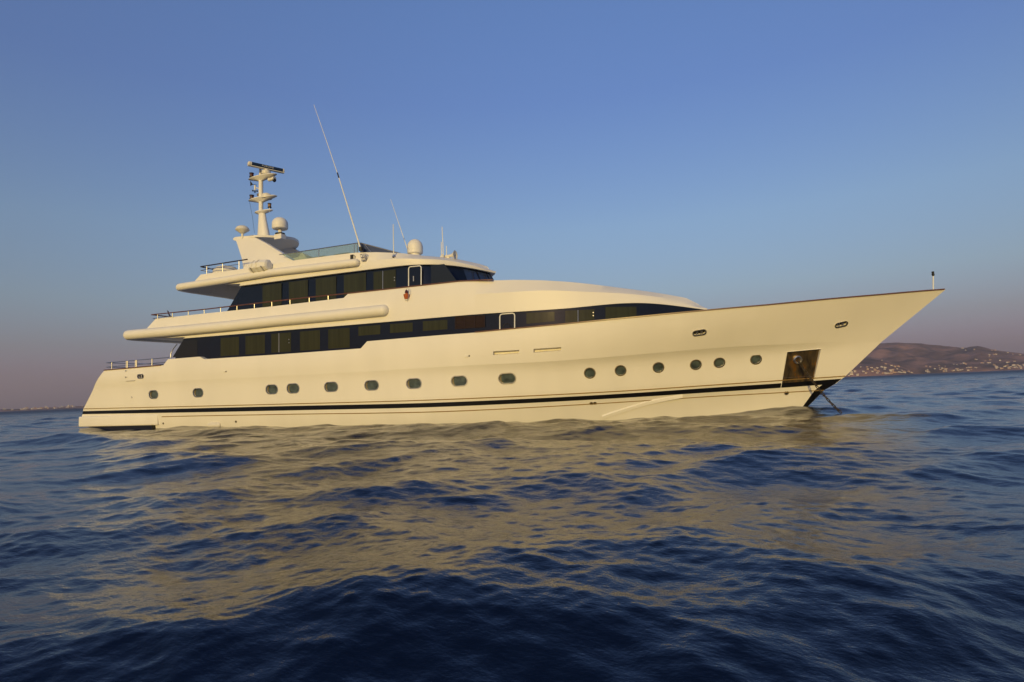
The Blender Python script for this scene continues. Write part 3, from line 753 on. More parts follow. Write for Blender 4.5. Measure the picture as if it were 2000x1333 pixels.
# ---- mast
def m0_(px, py): return at(px, py, 0)
mb_, mt_ = m0_(515, 459), m0_(512, 418)
lo = MB()
zbm = tip.z - .15
def sec(c, a, b): return [c + Vector((a*math.cos(t), b*math.sin(t), 0)) for t in np.linspace(0, 2*PI, 17)[:-1]]
wpx = lambda px0, px1, py: (at(px1, py, 0) - at(px0, py, 0)).length
L_ = wpx(505.3, 525.3, 459)/2; T_ = wpx(506.4, 517.5, 418)/2
lo.grid([sec(Vector((mb_.x, 0, zbm)), L_*1.1, L_*.75), sec(Vector((mb_.x, 0, mb_.z)), L_, L_*.7), sec(mt_, T_, T_*.7)], True)
mast = lo.build('mast', WHITE, Y, smooth=50)
pt_ = m0_(509.5, 345)
MB().tube([m0_(509.8, 418), pt_], wpx(506.4, 512.7, 380)/2, 14).build('pole', WHITE, mast)
def spreader(pxa, pxb, py, yh, name='platform', droop=.22):
    a, b = m0_(pxa, py), m0_(pxb, py); z = m0_(510, py).z; c = m0_(510, py).x; n = 24; o = []
    for k in range(n):
        t = 2*PI*k/n; x = math.cos(t); o.append(Vector((c + (b.x - c)*x if x > 0 else c + (c - a.x)*x, yh*math.sin(t), z)))
    q = [Vector((c + (p.x - c)*.93, p.y*.93, z + .05)) for p in o]; w = [Vector((c + (p.x - c)*.16, p.y*.3, z - droop)) for p in o]
    g = MB().grid([w, o, q], True); g.f.append(tuple(range(n))); g.f.append(tuple(range(3*n - 1, 2*n - 1, -1)))
    return g.build(name, WHITE, mast, smooth=35)
spreader(486, 540.5, 347, .30); spreader(486, 541, 389, .30); spreader(498.5, 532.5, 415, .24, droop=.16)
# radar scanner
zb_ = m0_(519.5, 327).z
ra_, rb2 = atz(484.5, 319.3, zb_), atz(554.6, 334.7, zb_)
dirn = (rb2 - ra_).normalized(); side = Vector((-dirn.y, dirn.x, 0))
if side.y > 0: side = -side                     # towards the viewer
hh = .095
sect = [(-.10,-hh),(.10,-hh),(.135,-.03),(.135,.03),(.10,hh),(-.10,hh),(-.13,.03),(-.13,-.03)]
bar = MB().grid([[p + side*a + Vector((0,0,b)) for a, b in sect] for p in (ra_ + dirn*.16, rb2 - dirn*.1)], True)
gear = MB().lathe(m0_(520, 342.5), [(.10,-.05),(.14,0),(.24,.04),(.265,.14),(.25,.24),(.12,.28),(.10,.34)], 18).build('radar_gearbox', CREAM, mast)
scan = bar.build('radar_scanner', NAVY, Y, smooth=20)
for p, s in ((ra_, 1), (rb2, -1)):
    ends = MB().grid([[p + dirn*(s*d) + side*a*k + Vector((0,0,b*k)) for a, b in sect] for d, k in ((0, .8), (.03, 1.04), (.17 if s > 0 else .11, 1.04))], True); ends.f.append(tuple(range(8)))
    ends.build('end_cap', CREAM, scan, smooth=20)
MB().strip([ra_ - Vector((0,0,hh+.045)), rb2 - Vector((0,0,hh+.045))], .2, .04).build('beam', CREAM, scan, smooth=0)
fc = bpy.data.curves.new('lettering', 'FONT'); fc.body = 'FURUNO'; fc.size = .135; fc.extrude = .002; fc.align_x = 'CENTER'; fc.align_y = 'CENTER'; fc.space_character = 1.35
ft = bpy.data.objects.new('lettering', fc); C.objects.link(ft); fc.materials.append(WRITE)
cpos = ra_.lerp(rb2, .52) + side * .139; zax = side; xax = dirn; yax = zax.cross(xax)
mwt = Matrix(((xax.x, yax.x, zax.x, cpos.x), (xax.y, yax.y, zax.y, cpos.y), (xax.z, yax.z, zax.z, cpos.z), (0, 0, 0, 1)))
me = bpy.data.meshes.new_from_object(ft.evaluated_get(bpy.context.evaluated_depsgraph_get())); me.transform(mwt)
bpy.data.objects.remove(ft); ft = bpy.data.objects.new('lettering', me); C.objects.link(ft); attach(ft, scan)
if not me.materials: me.materials.append(WRITE)
# lamps, vane, little domes of the mast
def lamp(px, py, m, s=.11, hgt=.26, y=0., name='navigation_light'):     # each lamp a part of the yacht, its lens below it
    p = at(px, py, y); o = MB().lathe(p, [(s*1.25,-hgt/2),(s*1.25,-hgt/2+.04),(s,-hgt/2+.05),(s,hgt/2-.05),(s*1.2,hgt/2-.04),(s*1.2,hgt/2)], 14).build(name, RUBBER, Y)
    MB().lathe(p, [(s*1.03,-hgt/2+.06),(s*1.06,0),(s*1.03,hgt/2-.06)], 14).build('lens', m, o); return o
lamp(491.5, 342.6, DRED); lamp(491.8, 385.8, DRED); lamp(526.5, 402, AMBER, .09, .26)
p = m0_(526.5, 405.5); MB().tube([p, Vector((p.x, 0, m0_(526, 414).z))], .03, 8).build('lamp_post', WHITE, mast)
p = m0_(505, 381); MB().lathe(p, [(.03,-.1),(.09,-.05),(.09,.05),(.03,.1)], 12, 'x').build('navigation_light', BRONZE, mast)
p = m0_(520.8, 386); MB().lathe(p, [(.30,-.08),(.30,.02),(.28,.03),(.28,.12),(.22,.20),(.10,.25),(.02,.26)], 18).build('small_dome', CREAM, mast, smooth=40)
p = m0_(508.5, 338.5); MB().lathe(p, [(.07,-.22),(.08,.1),(.07,.24),(.02,.26)], 12).build('camera_housing', CREAM, mast)
p = m0_(530.5, 350.5); MB().lathe(p, [(.10,-.22),(.10,.12),(.13,.14),(.13,.24)], 12, 'x').build('floodlight', CREAM, mast)
p = m0_(535, 352.5); MB().lathe(p, [(.06,-.06),(.12,0),(.10,.08)], 12, 'x').build('floodlight', RUBBER, mast)
v0 = m0_(498, 366); vn = MB().tube([m0_(509, 373), m0_(505, 368.5), m0_(500, 367)], .025, 8); vn.tube([m0_(498, 362.5), m0_(498, 372)], .05, 8); vane = vn.build('wind_sensor', WHITE, Y)
tri = [m0_(488.8, 353.5), m0_(494.2, 361), m0_(489, 363.5)]; MB().add([a + Vector((0,d,0)) for d in (-.01, .01) for a in tri], [(0,1,2),(5,4,3),(0,3,4,1),(1,4,5,2),(2,5,3,0)]).tube([m0_(493.5, 360.5), m0_(501.5, 362)], .015, 6).build('vane', RUBBER, vane, smooth=0)
cu = MB()
for k in range(3): 
    a = k * 2*PI/3 + .3; c = m0_(498, 374) + Vector((.13*math.cos(a), .13*math.sin(a), 0)); cu.lathe(c, [(.02,-.05),(.05,-.02),(.05,.02),(.02,.05)], 8); cu.tube([m0_(498, 373), c], .012, 5)
cu.build('anemometer_cup', RUBBER, vane)
st0, st1 = m0_(486.8, 391), at(497, 455, -.3); MB().tube([st0, st0.lerp(st1, .5) + Vector((.05, 0, -.05)), st1], .008, 5).build('halyard', RUBBER, mast)

# ---- domes, whips, horn, lights
def dome(name, px, pyt, pyb, wp, y, base, label):
    p0, p1 = at(px, pyb, y), at(px, pyt, y); r = (at(px + wp/2, pyb, y) - at(px - wp/2, pyb, y)).dot(RT) / 2; H = (p1.z - p0.z)
    pr = [(r*.86, 0), (r*.97, .05*H), (r, .12*H), (r, .22*H), (r*1.015, .23*H), (r*1.0, .45*H)] + [(r*math.cos(a), .45*H + .55*H*math.sin(a)) for a in np.linspace(.1, 1.52, 9)]
    o = MB().lathe(p0, pr, 28).build(name, WHITE, Y, smooth=35); tag(o, label)
    return o, p0, r
dm, p0, r = dome('satellite_dome', 547, 425, 448.3, 25, -1.1, 0, 'satellite dome on the radar arch beside the mast')
pz = at(547, 463.5, -1.1)
MB().tube([p0, Vector((p0.x, p0.y, pz.z + .2))], .10, 10).build('stalk', WHITE, dm); MB().lathe(p0 + Vector((0, 0, -.28)), [(.1,-.04),(.26,0),(.26,.05),(.1,.08)], 14).build('collar', RUBBER, dm)
MB().box((p0.x - .25, p0.y - .2, pz.z - .15), (p0.x + .25, p0.y + .2, pz.z + .14)).build('plinth', WHITE, dm, smooth=0, bevel=.03)
dm2, p0, r = dome('satellite_dome', 811, 467.6, 496.8, 28.5, -1.5, 0, 'satellite dome on the wheelhouse roof')
MB().lathe(p0, [(r*.7,-.35),(r*.7,0)], 16).build('plinth', WHITE, dm2)
p = at(473.5, 450, -1.6); mr = wpx(464.7, 482.8, 450)/2
md_ = MB().lathe(p, [(.08,-.2),(mr*.55,-.12),(mr,0),(mr*1.02,.03),(mr*.95,.06)] + [(mr*.95*math.cos(a), .06 + mr*.55*math.sin(a)) for a in np.linspace(.2, 1.5, 7)], 20).build('satellite_antenna', CREAM, Y, smooth=35); tag(md_, 'small mushroom shaped antenna at the aft edge of the arch')
MB().tube([p + Vector((0,0,-.2)), Vector((p.x, p.y, zA - .05))], .06, 8).build('stalk', CREAM, md_)
def whip(pts, y, r0, r1, name='whip_antenna', label=None):
    P = [at(px, py, y) for px, py in pts]; dn_ = []
    for i in range(len(P) - 1): dn_ += [P[i].lerp(P[i+1], t) for t in np.linspace(0, 1, 5)[:-1]]
    dn_.append(P[-1]); n = len(dn_)
    o = MB().tube(dn_, [r0 + (r1 - r0)*i/(n-1) for i in range(n)], 7).build(name, WRITE, Y)
    if label: tag(o, label)
    return o, P
w, P = whip([(704.5,487),(691,442),(660.5,343)], -3.0, .042, .026, label='tallest whip antenna, leaning aft from the sun deck side')
MB().tube([P[-1], at(636, 271, -3.0), at(613, 205, -3.0)], [.020, .015, .010], 6).build('tip_section', WRITE, w)
MB().tube([P[-1] - (P[-1]-P[1]).normalized()*.15, P[-1] + (P[-1]-P[1]).normalized()*.15], .032, 8).build('ferrule', RUBBER, w)
b0 = at(705, 489, -3.02); MB().lathe(b0, [(.05,-.05),(.10,-.04),(.10,.14),(.05,.16)], 12).build('mount', RUBBER, w)
whip([(795.5,486),(780,440),(763,390)], -1.9, .022, .010, label='thin whip antenna leaning aft beside the roof dome')
w, P = whip([(769,502),(768.5,470),(768,438.5)], -3.0, .026, .018, label='short upright whip antenna on the sun deck coaming')
MB().lathe(P[0], [(.05,-.06),(.08,0),(.05,.1)], 10).build('mount', STEEL, w)
w, P = whip([(866,503),(865,475),(863.4,443.5)], -1.6, .026, .018, label='upright whip antenna at the front of the wheelhouse roof')
whip([(862.5,503),(862,473)], -1.9, .022, .02, label='lower upright antenna aft of the horn'); whip([(872.3,503),(872,481)], -1.5, .022, .02, label='shortest antenna, next to the horn')
hn = at(880, 500, -1.5); HZ = hn.z
o = MB().lathe(hn, [(.04,-.38),(.06,-.36),(.07,.0),(.12,.14),(.20,.22),(.23,.26),(.19,.25),(.09,.12)], 16, 'x').build('horn', CREAM, Y); MB().box(hn - Vector((.2, .06, .35)), hn + Vector((-.05, .06, -.05))).build('bracket', CREAM, o, smooth=0)
o = MB().lathe(hn + Vector((-.55, .2, -.02)), [(.04,-.12),(.13,-.05),(.13,.05),(.05,.2)], 12).build('roof_lamp', CREAM, Y)
# flood light box and lantern bracket by the whip
p = at(688.5, 503.5, -3.08); fl_ = MB().box(p - Vector((.08, .08, .14)), p + Vector((.08, .06, .13))).build('flood_light', RUBBER, Y, smooth=0, bevel=.015); MB().box(p + Vector((.085, -.04, -.12)), p + Vector((.13, .1, .08))).build('bracket', CREAM, fl_, smooth=0)
p = at(711, 503.5, -3.12); bk_ = MB()
for x in (-.14, -.05, .05, .14):
    bk_.tube([p + Vector((x, -.08, .15)), p + Vector((x*.7, -.06, -.16))], .010, 5); bk_.tube([p + Vector((x, .06, .15)), p + Vector((x*.7, .06, -.16))], .010, 5)
for z, k in ((.15, 1), (0, .85), (-.16, .7)): bk_.tube([p + Vector((a*k, b*k, z)) for a, b in ((-.15,-.09),(.15,-.09),(.15,.08),(-.15,.08),(-.15,-.09))], .012, 5)
bsk = bk_.build('antenna_basket', STEEL, Y, smooth=0); MB().box(p + Vector((-.09, -.04, -.13)), p + Vector((.08, .05, .06))).build('tuner_box', CREAM, bsk, smooth=0)
# bow staff
p, q = at(1822.5, 568, 0), at(1822.5, 537, 0)
js = MB().tube([p - Vector((0,0,.05)), q], .024, 10).build('jackstaff', WRITE, Y); MB().lathe(q, [(.03,-.05),(.05,0),(.05,.03),(.04,.04),(.04,.08),(.05,.09),(.04,.12)], 12).build('anchor_light', RUBBER, js)

# ================================================================== loose things aboard
# life raft canister in its cradle
ly = -3.25
l0, l1 = at(489, 521.5, ly), at(526, 519, ly); lz = .5*(l0.z + l1.z); lr = .30
raft = empty('life_raft', (.5*(l0.x + l1.x), ly, lz - lr), 'white life raft canister strapped beside the foot of the radar arch', 'life raft')
a = l0.x; b = l1.x; n = 8
sect8 = [(lr*math.cos(2*PI*(k+.5)/n), lr*math.sin(2*PI*(k+.5)/n)) for k in range(n)]
cn = MB().grid([[Vector((x, ly + s*y, lz + s*z)) for y, z in sect8] for x, s in ((a, .55), (a + .1, .9), (a + .35, 1.02), (b - .32, 1.02), (b - .06, .92), (b, .6))], True); cn.f.append(tuple(range(n))); cn.f.append(tuple(range(len(cn.v)-1, len(cn.v)-1-n, -1)))
cn.build('canister', DECKW, raft, smooth=25)
for t in (.28, .5, .56):
    x = a + (b - a)*t; MB().tube([Vector((x, ly + 1.05*y, lz + 1.05*z)) for y, z in sect8 + sect8[:1]], .02, 6).build('strap', CREAM, raft)
cd = MB()
for x in (a + .3, b - .25): cd.tube([Vector((x, ly + .35, lz - lr - .1)), Vector((x, ly - .05, lz - lr - .05)), Vector((x, ly - lr - .04, lz - .1))], .025, 6)
cd.build('cradle', STEEL, raft)
# covered drum on the sun deck
cvp = at(433, 533, -2.2); zc_ = cvp.z
cv = empty('covered_spa_tub', (cvp.x, -1.9, zc_ - .5), 'round cream covered tub on the aft sun deck behind the rail', 'tub')
rc_ = wpx(416, 449, 527)*.5
ztop_ = at(433, 521, -2.2).z
MB().lathe((cvp.x, -1.9, zc_ - .5), [(rc_*1.0, 0), (rc_*1.04, .25), (rc_*.98, ztop_ - zc_ + .30), (rc_*.72, ztop_ - zc_ + .5), (rc_*.3, ztop_ - zc_ + .53)], 24).build('cover', CREAM, cv, smooth=45)
for t in (.6, .66): 
    xx = cvp.x + rc_*(t*2 - 1)*1.0; MB().tube([(xx, -1.9 - rc_*.75, zc_ - .2), (xx, -1.9 - rc_*.7, ztop_ - .12), (xx, -1.9 - rc_*.3, ztop_ + .05)], .02, 6).build('strap', GOLD, cv)
# seats seen through the windbreak
for i, (pa_, pb_, lab) in enumerate((((600,505.5),(636,500.5),'dark seat back behind the glass windbreak, nearer the radar arch'), ((654,498.3),(682,493.8),'dark seat back behind the glass windbreak, nearer the tall whip antenna'))):
    A, B_ = at(*pa_, -2.3), at(*pb_, -2.3); z = .5*(A.z + B_.z)
    s = empty('deck_seat', ((A.x+B_.x)/2, -2.2, z - .6), lab, 'seat', 'seats on the sun deck')
    MB().box((A.x, -2.35, z - .25), (B_.x, -2.22, z + .02)).build('backrest', CUSH, s, smooth=50, bevel=.03)
    MB().box((A.x, -2.22, z - .6), (B_.x, -1.6, z - .3)).build('seat', CUSH, s, smooth=50, bevel=.03)
# man overboard light on the bulwark
p = at(794, 577, -3.83)
mo = empty('man_overboard_light', p + Vector((0, 0, -.25)), 'orange man overboard light hanging on the white upper bulwark', 'safety light')
MB().lathe(p, [(.06,-.20),(.09,-.18),(.13,-.02),(.14,.03),(.07,.06),(.05,.10)], 14).build('float', ORANGE, mo)
MB().lathe(p, [(.05,.09),(.075,.10),(.06,.20),(.02,.24)], 12).build('lens', DRED, mo)
MB().lathe(p, [(.062,-.24),(.088,-.16),(.10,-.13)], 12).build('reflective_tape', WRITE, mo)
MB().tube([p + Vector((.12,.02,.30)), p + Vector((.15,-.06,.1)), p + Vector((.13,-.08,-.18)), p + Vector((.04,0,-.28))], .010, 5).tube([p + Vector((-.06,.05,.26)), p + Vector((.10,-.08,.28))], .010, 5).build('bracket', STEEL, mo)
# ensign at the aft rail
f0 = at(331, 621, -2.6); f1 = at(327, 607, -2.6)
fe = empty('ensign', f0, 'furled dark ensign on a short staff at the upper deck aft rail', 'flag')
MB().tube([at(335, 622, -2.6), f0.lerp(f1, .5), f1], .02, 6).build('staff', DARKT, fe)
fg = MB(); rows_ = []
for i in range(7):
    t = i/6; c = f1.lerp(f0, t*.9); rows_.append([c + Vector((.03*math.sin(3*t+k) + .09*k*(.4+t*.6), .05*math.sin(2*k + 4*t), -.05*k)) for k in range(5)])
fg.grid(rows_).build('cloth', FLAGM, fe)
# anchor chain
c0 = hc + pfr[1]*.05; c1 = at(1642, 806, -1.9)
chain = empty('anchor_chain', c1, 'rusty anchor chain running from the bow pocket down into the sea', 'chain')
def link_mesh():
    pts = [Vector((.034*math.cos(t), 0, .07*math.sin(t) + (.035 if math.sin(t) > 0 else -.035))) for t in np.linspace(0, 2*PI, 13)]
    return pts
Ld = (c1 - c0).length; nl = min(int(Ld / .155), 98)
for k in range(nl):
    t = (k + .5)/nl; c = c0.lerp(c1, t) + Vector((0, 0, -.14*4*t*(1-t)))
    d = (c1 - c0).normalized(); d = (d + Vector((0, 0, -.14*4*(1-2*t)/Ld))).normalized(); u = d.orthogonal().normalized(); w = d.cross(u)
    if k % 2: u, w = w, u
    MB().tube([c + u*p.x*1.1 + d*p.z for p in link_mesh()], .016, 6).build('link', CHAINM, chain)

# ================================================================== SEA
def make_sea():
    d2r = math.radians
    yawdir = math.atan2(FW.x, FW.y)             # bearing of the view
    r = [0.6]
    while r[-1] < 1.6: r.append(r[-1] * 1.05)
    while r[-1] < 500: r.append(r[-1] + max(.012, .0042 * r[-1]))
    while r[-1] < 12000: r.append(r[-1] * 1.03)
    r = np.array(r)
    th = np.concatenate([np.linspace(-180, -56, 90)[:-1], np.linspace(-56, 56, 1060)[:-1], np.linspace(56, 180, 91)[:-1]])
    T, Rr = np.meshgrid(np.radians(th) + yawdir, r)
    X = (CAM.x + Rr * np.sin(T)).astype(np.float64); Yc = (CAM.y + Rr * np.cos(T)).astype(np.float64)
    dr = np.gradient(r)[:, None]
    Z = np.zeros_like(X); DX = np.zeros_like(X); DY = np.zeros_like(X)
    g = np.random.default_rng(SEED)
    ncomp = 120
    lam = np.exp(np.linspace(math.log(9.0), math.log(.11), ncomp)) * g.uniform(.95, 1.05, ncomp)
    fx, fy = CAM.x + FOCUS * math.sin(yawdir), CAM.y + FOCUS * math.cos(yawdir)
    wind = yawdir + PI + d2r(WIND)              # waves run towards the viewer
    for L in lam:
        spread = d2r(20) + d2r(38) * min(1, 1.2 / L)
        a = wind + g.normal(0, 1) * spread; k = 2*PI/L; kx, ky = k*math.sin(a), k*math.cos(a)
        s_rms = SLOPE * float(np.interp(math.log(L), [math.log(q) for q in (.11, .3, .8, 1.5, 2.5, 4, 9)], [.95, .9, .72, .8, 1.15, 1.0, .6]))
        A = s_rms * math.sqrt(2) / k / math.sqrt(ncomp / 6.3)
        fade = np.clip((L / (dr * 2.2) - 1) / 1.5, 0, 1)
        nz = int((fade[:, 0] > 0).sum())
        if nz == 0: continue
        if L > 3.: ph = kx * (X[:nz] - fx) + ky * (Yc[:nz] - fy) + g.normal(0, 1.5)     # the longer swell has a crest close in front of the viewer
        else: ph = kx * X[:nz] + ky * Yc[:nz] + g.uniform(0, 2*PI)
        c, s = np.cos(ph), np.sin(ph); f = fade[:nz] * A
        Z[:nz] += f * c; q = .95
        DX[:nz] -= q * f * math.sin(a) * s; DY[:nz] -= q * f * math.cos(a) * s
    X = X + DX; Yc = Yc + DY
    nr, nt = X.shape
    co = np.empty((nr*nt + 1, 3), np.float32); co[:-1, 0] = X.ravel(); co[:-1, 1] = Yc.ravel(); co[:-1, 2] = Z.ravel(); co[-1] = (CAM.x, CAM.y, 0)
    i = np.arange(nr - 1)[:, None] * nt; j = np.arange(nt)[None, :]; j2 = (j + 1) % nt
    quads = np.stack([i + j, i + nt + j, i + nt + j2, i + j2], -1).reshape(-1, 4)[:, ::-1]
    tris = np.stack([np.full(nt, nr*nt), np.arange(nt), (np.arange(nt) + 1) % nt], -1)[:, ::-1]
    me = bpy.data.meshes.new('sea'); nf = len(quads) + len(tris)
    me.vertices.add(len(co)); me.vertices.foreach_set('co', co.ravel())
    loops = np.concatenate([quads.ravel(), tris.ravel()]).astype(np.int32)
    me.loops.add(len(loops)); me.loops.foreach_set('vertex_index', loops)
    starts = np.concatenate([np.arange(len(quads)) * 4, len(quads)*4 + np.arange(len(tris)) * 3]).astype(np.int32)
    me.polygons.add(nf); me.polygons.foreach_set('loop_start', starts); 
    me.polygons.foreach_set('use_smooth', np.ones(nf, bool)); me.update(calc_edges=True); me.validate()
    if me.polygons[0].normal.z < 0: me.flip_normals()
    ca_ = me.attributes.new('coarse', 'FLOAT', 'POINT'); ca_.data.foreach_set('value', np.append(np.repeat(np.clip((dr[:, 0] - .04) / .30, 0, 1), nt), 0).astype(np.float32))
    cb_ = me.attributes.new('distant', 'FLOAT', 'POINT'); q_ = np.clip((r - 70) / 500, 0, 1); cb_.data.foreach_set('value', np.append(np.repeat(q_*(2 - q_), nt), 0).astype(np.float32))
    o = bpy.data.objects.new('sea', me); C.objects.link(o); o['kind'] = 'structure'; o['label'] = 'dark blue choppy sea with golden reflections of the yacht'
    m = bpy.data.materials.new('sea_water'); m.use_nodes = True
    n, l = m.node_tree.nodes, m.node_tree.links; b = n['Principled BSDF']
    b.inputs['Base Color'].default_value = (.0014, .0046, .0175, 1); b.inputs['IOR'].default_value = 1.42
    ar_ = n.new('ShaderNodeAttribute'); ar_.attribute_name = 'distant'; rr2 = n.new('ShaderNodeMapRange'); rr2.inputs[3].default_value = .035; rr2.inputs[4].default_value = .5
    l.new(ar_.outputs['Fac'], rr2.inputs[0]); l.new(rr2.outputs[0], b.inputs['Roughness'])
    tc = n.new('ShaderNodeTexCoord')
    hsum = None
    at_ = n.new('ShaderNodeAttribute'); at_.attribute_name = 'coarse'
    for sc, dist, det, stretch, far_ in RIPPLES:
        mp = n.new('ShaderNodeMapping'); mp.inputs['Rotation'].default_value = (0, 0, -yawdir - d2r(WIND)); mp.inputs['Scale'].default_value = (stretch, 1, 1)
        l.new(tc.outputs['Object'], mp.inputs[0])
        t = n.new('ShaderNodeTexNoise'); t.inputs['Scale'].default_value = sc; t.inputs['Detail'].default_value = det; t.inputs['Roughness'].default_value = .55
        l.new(mp.outputs[0], t.inputs['Vector'])
        mu = n.new('ShaderNodeMath'); mu.operation = 'MULTIPLY'; mu.inputs[1].default_value = dist; l.new(t.outputs['Fac'], mu.inputs[0])
        if far_:                                # chop too fine for the mesh far out, carried by the surface there
            m2 = n.new('ShaderNodeMath'); m2.operation = 'MULTIPLY'; l.new(mu.outputs[0], m2.inputs[0]); l.new(at_.outputs['Fac'], m2.inputs[1]); mu = m2
        if hsum is None: hsum = mu
        else:
            ad = n.new('ShaderNodeMath'); ad.operation = 'ADD'; l.new(hsum.outputs[0], ad.inputs[0]); l.new(mu.outputs[0], ad.inputs[1]); hsum = ad
    bp = n.new('ShaderNodeBump'); bp.inputs['Strength'].default_value = 1; bp.inputs['Distance'].default_value = 1
    l.new(hsum.outputs[0], bp.inputs['Height']); l.new(bp.outputs[0], b.inputs['Normal'])
    me.materials.append(m)
    return o
SEED, WIND, SLOPE, FOCUS = 9, 8, .070, 3.7
RIPPLES = ((8., .012, 5, .6, 0), (34., .0030, 3, .7, 0), (1.4, .10, 5, .5, 1))
make_sea()

# ================================================================== FAR SHORE
def scrub():
    m = bpy.data.materials.new('dry_scrub'); m.use_nodes = True
    n, l = m.node_tree.nodes, m.node_tree.links; b = n['Principled BSDF']; b.inputs['Roughness'].default_value = .95; b.inputs['Specular IOR Level'].default_value = .1
    tc = n.new('ShaderNodeTexCoord'); t = n.new('ShaderNodeTexNoise'); t.inputs['Scale'].default_value = .006; t.inputs['Detail'].default_value = 9; t.inputs['Roughness'].default_value = .65
    l.new(tc.outputs['Object'], t.inputs['Vector']); cr = n.new('ShaderNodeValToRGB'); e = cr.color_ramp.elements
    e[0].position = .38; e[0].color = (.05, .042, .030, 1); e[1].position = .62; e[1].color = (.36, .20, .14, 1); q = e.new(.5); q.color = (.19, .115, .085, 1)
    l.new(t.outputs['Fac'], cr.inputs[0]); l.new(cr.outputs[0], b.inputs['Base Color']); return m
SCRUB = scrub()
def bearing(px):                                # direction of a picture column along the horizon
    d = ray(px, 804 - .041 * px); return math.atan2(d.x, d.y)
def hill(name, skyline, near, far, crest, label, seed):
    """a ridge: height from its skyline at the crest distance, falling to the shore in front and behind"""
    px = [a for a, b in skyline]; B = [bearing(a) for a in px]
    H = []
    for a, y in skyline:
        d = ray(a, y); H.append(max(0, d.z / math.hypot(d.x, d.y) * crest + CAM.z) if y < 804 - .041*a else -5)
    na, nr = 150, 46; v = []; f = []
    g = np.random.default_rng(seed); nz = g.normal(0, 1, (na, nr)); ph = g.uniform(0, 6.28, (5, 2)); 
    for i in range(na):
        b = B[0] + (B[-1] - B[0]) * i/(na - 1); h = float(np.interp(b, B, H)); ev = min(1, i/6, (na-1-i)/6)
        for j in range(nr):
            t = j/(nr - 1); r = near + (far - near)*t; tc_ = (crest - near)/(far - near)
            s = (t/tc_)**.75 if t < tc_ else math.cos((t - tc_)/(1 - tc_)*PI/2)
            x, y = r*math.sin(b), CAM.y + r*math.cos(b)
            gul = .10*math.sin(x*.011 + ph[0,0] + 1.5*math.sin(y*.004)) + .07*math.sin(x*.023 + y*.012 + ph[1,0]) + .04*math.sin(x*.05 - y*.03 + ph[2,0])
            z = h*s*(1 + gul*(4*s*(1-s))) + (nz[i, j]*h*.006 if s > .02 else 0)
            v.append((x, y, z - 1.0 if j else -3)); 
            if i and j: a0 = i*nr + j; f.append((a0 - nr - 1, a0 - 1, a0, a0 - nr))
    mb = MB(); mb.v = v; mb.f = f; o = mb.build(name, SCRUB, None, smooth=60); tag(o, label, None, None, 'structure')
    bm_ = bmesh.new(); bm_.from_mesh(o.data); bv = BVHTree.FromBMesh(bm_); bm_.free(); return o, bv
hor = lambda x: 804 - .041*x
h1, bv1 = hill('hill', [(1380, hor(1380)+1),(1480,715),(1560,697),(1640,681),(1700,672.5),(1735,670),(1760,668.7),(1800,670),(1820,672.5),(1860,676),(1888,679.5),(1902,676.5),(1918,674.6),(1928,677.5),(1940,682),(1965,686),(2000,690),(2060,694),(2150,699),(2300,704),(2500,700),(2700,696)], 3300, 5200, 4300, 'long dry purple brown hill dotted with white houses beyond the bow', 3)
h2, bv2 = hill('spur', [(1480, hor(1480)+1),(1540,712),(1600,700),(1660,697),(1700,699.5),(1730,705),(1755,712.5),(1775,722),(1790,731.5),(1800, hor(1800)+1)], 2500, 3300, 3000, 'low brown spur of the hill falling to the sea', 4)
h3, bv3 = hill('coast', [(-900,825),(-500,815),(-200,806),(0,799.3),(40,798.8),(90,796),(130,794),(165,792.8),(230,791),(330,788),(500, hor(500)-1),(560, hor(560)+1)], 3600, 4600, 3900, 'flat dark strip of coast with houses beyond the stern', 5)

HW = mat('house_plaster', (.66, .60, .52), .8, noise=.1, nscale=.2)
HC = mat('house_cream_plaster', (.52, .37, .25), .8, noise=.1, nscale=.2)
HR = mat('clay_tile', (.35, .13, .07), .8, noise=.2, nscale=.3)
HG = mat('house_window_glass', (.02, .022, .025), .2)
def house_meshes():
    out = []
    for k, (w, d, h, rf, wm_) in enumerate(((11, 9, 6, 0, HW), (9, 8, 4, 0, HW), (12, 9, 5, 1, HC), (16, 9, 7, 1, HW), (10, 8, 6.5, 0, HC))):
        b = MB().box((-w/2, -d/2, -6), (w/2, d/2, h)); nf0 = 6
        if rf:
            b.add([(-w/2-.4, -d/2-.4, h+.01), (w/2+.4, -d/2-.4, h+.01), (w/2+.4, d/2+.4, h+.01), (-w/2-.4, d/2+.4, h+.01), (-w/2+2, 0, h+2.2), (w/2-2, 0, h+2.2)], [(0,1,5,4),(1,2,5),(2,3,4,5),(3,0,4)]); nr_ = 4
        else:
            for q in (((-w/2, -d/2, h+.01), (w/2, -d/2+.3, h+.6)), ((-w/2, d/2-.3, h+.01), (w/2, d/2, h+.6))): b.box(*q)
            b.box((-w/2+1, -d/2+1.5, h+.02), (-w/2+4, d/2-1.5, h+2.2)); nr_ = 0
        n1 = len(b.f)
        for z in ([1.0, 3.9] if h > 5.5 else [1.0]):
            for x in np.linspace(-w/2 + 1.6, w/2 - 1.6, 4): b.add([(x-.6, -d/2-.02, z), (x+.6, -d/2-.02, z), (x+.6, -d/2-.02, z+1.5), (x-.6, -d/2-.02, z+1.5)], [(0,1,2,3)])
        me = bpy.data.meshes.new('house'); me.from_pydata(b.v, [], b.f)
        for m in (wm_, HR, HG): me.materials.append(m)
        for i, p in enumerate(me.polygons): p.material_index = 2 if i >= n1 else 1 if (rf and 6 <= i < 10) else 0
        me.update(); out.append(me)
    return out
HM = house_meshes()
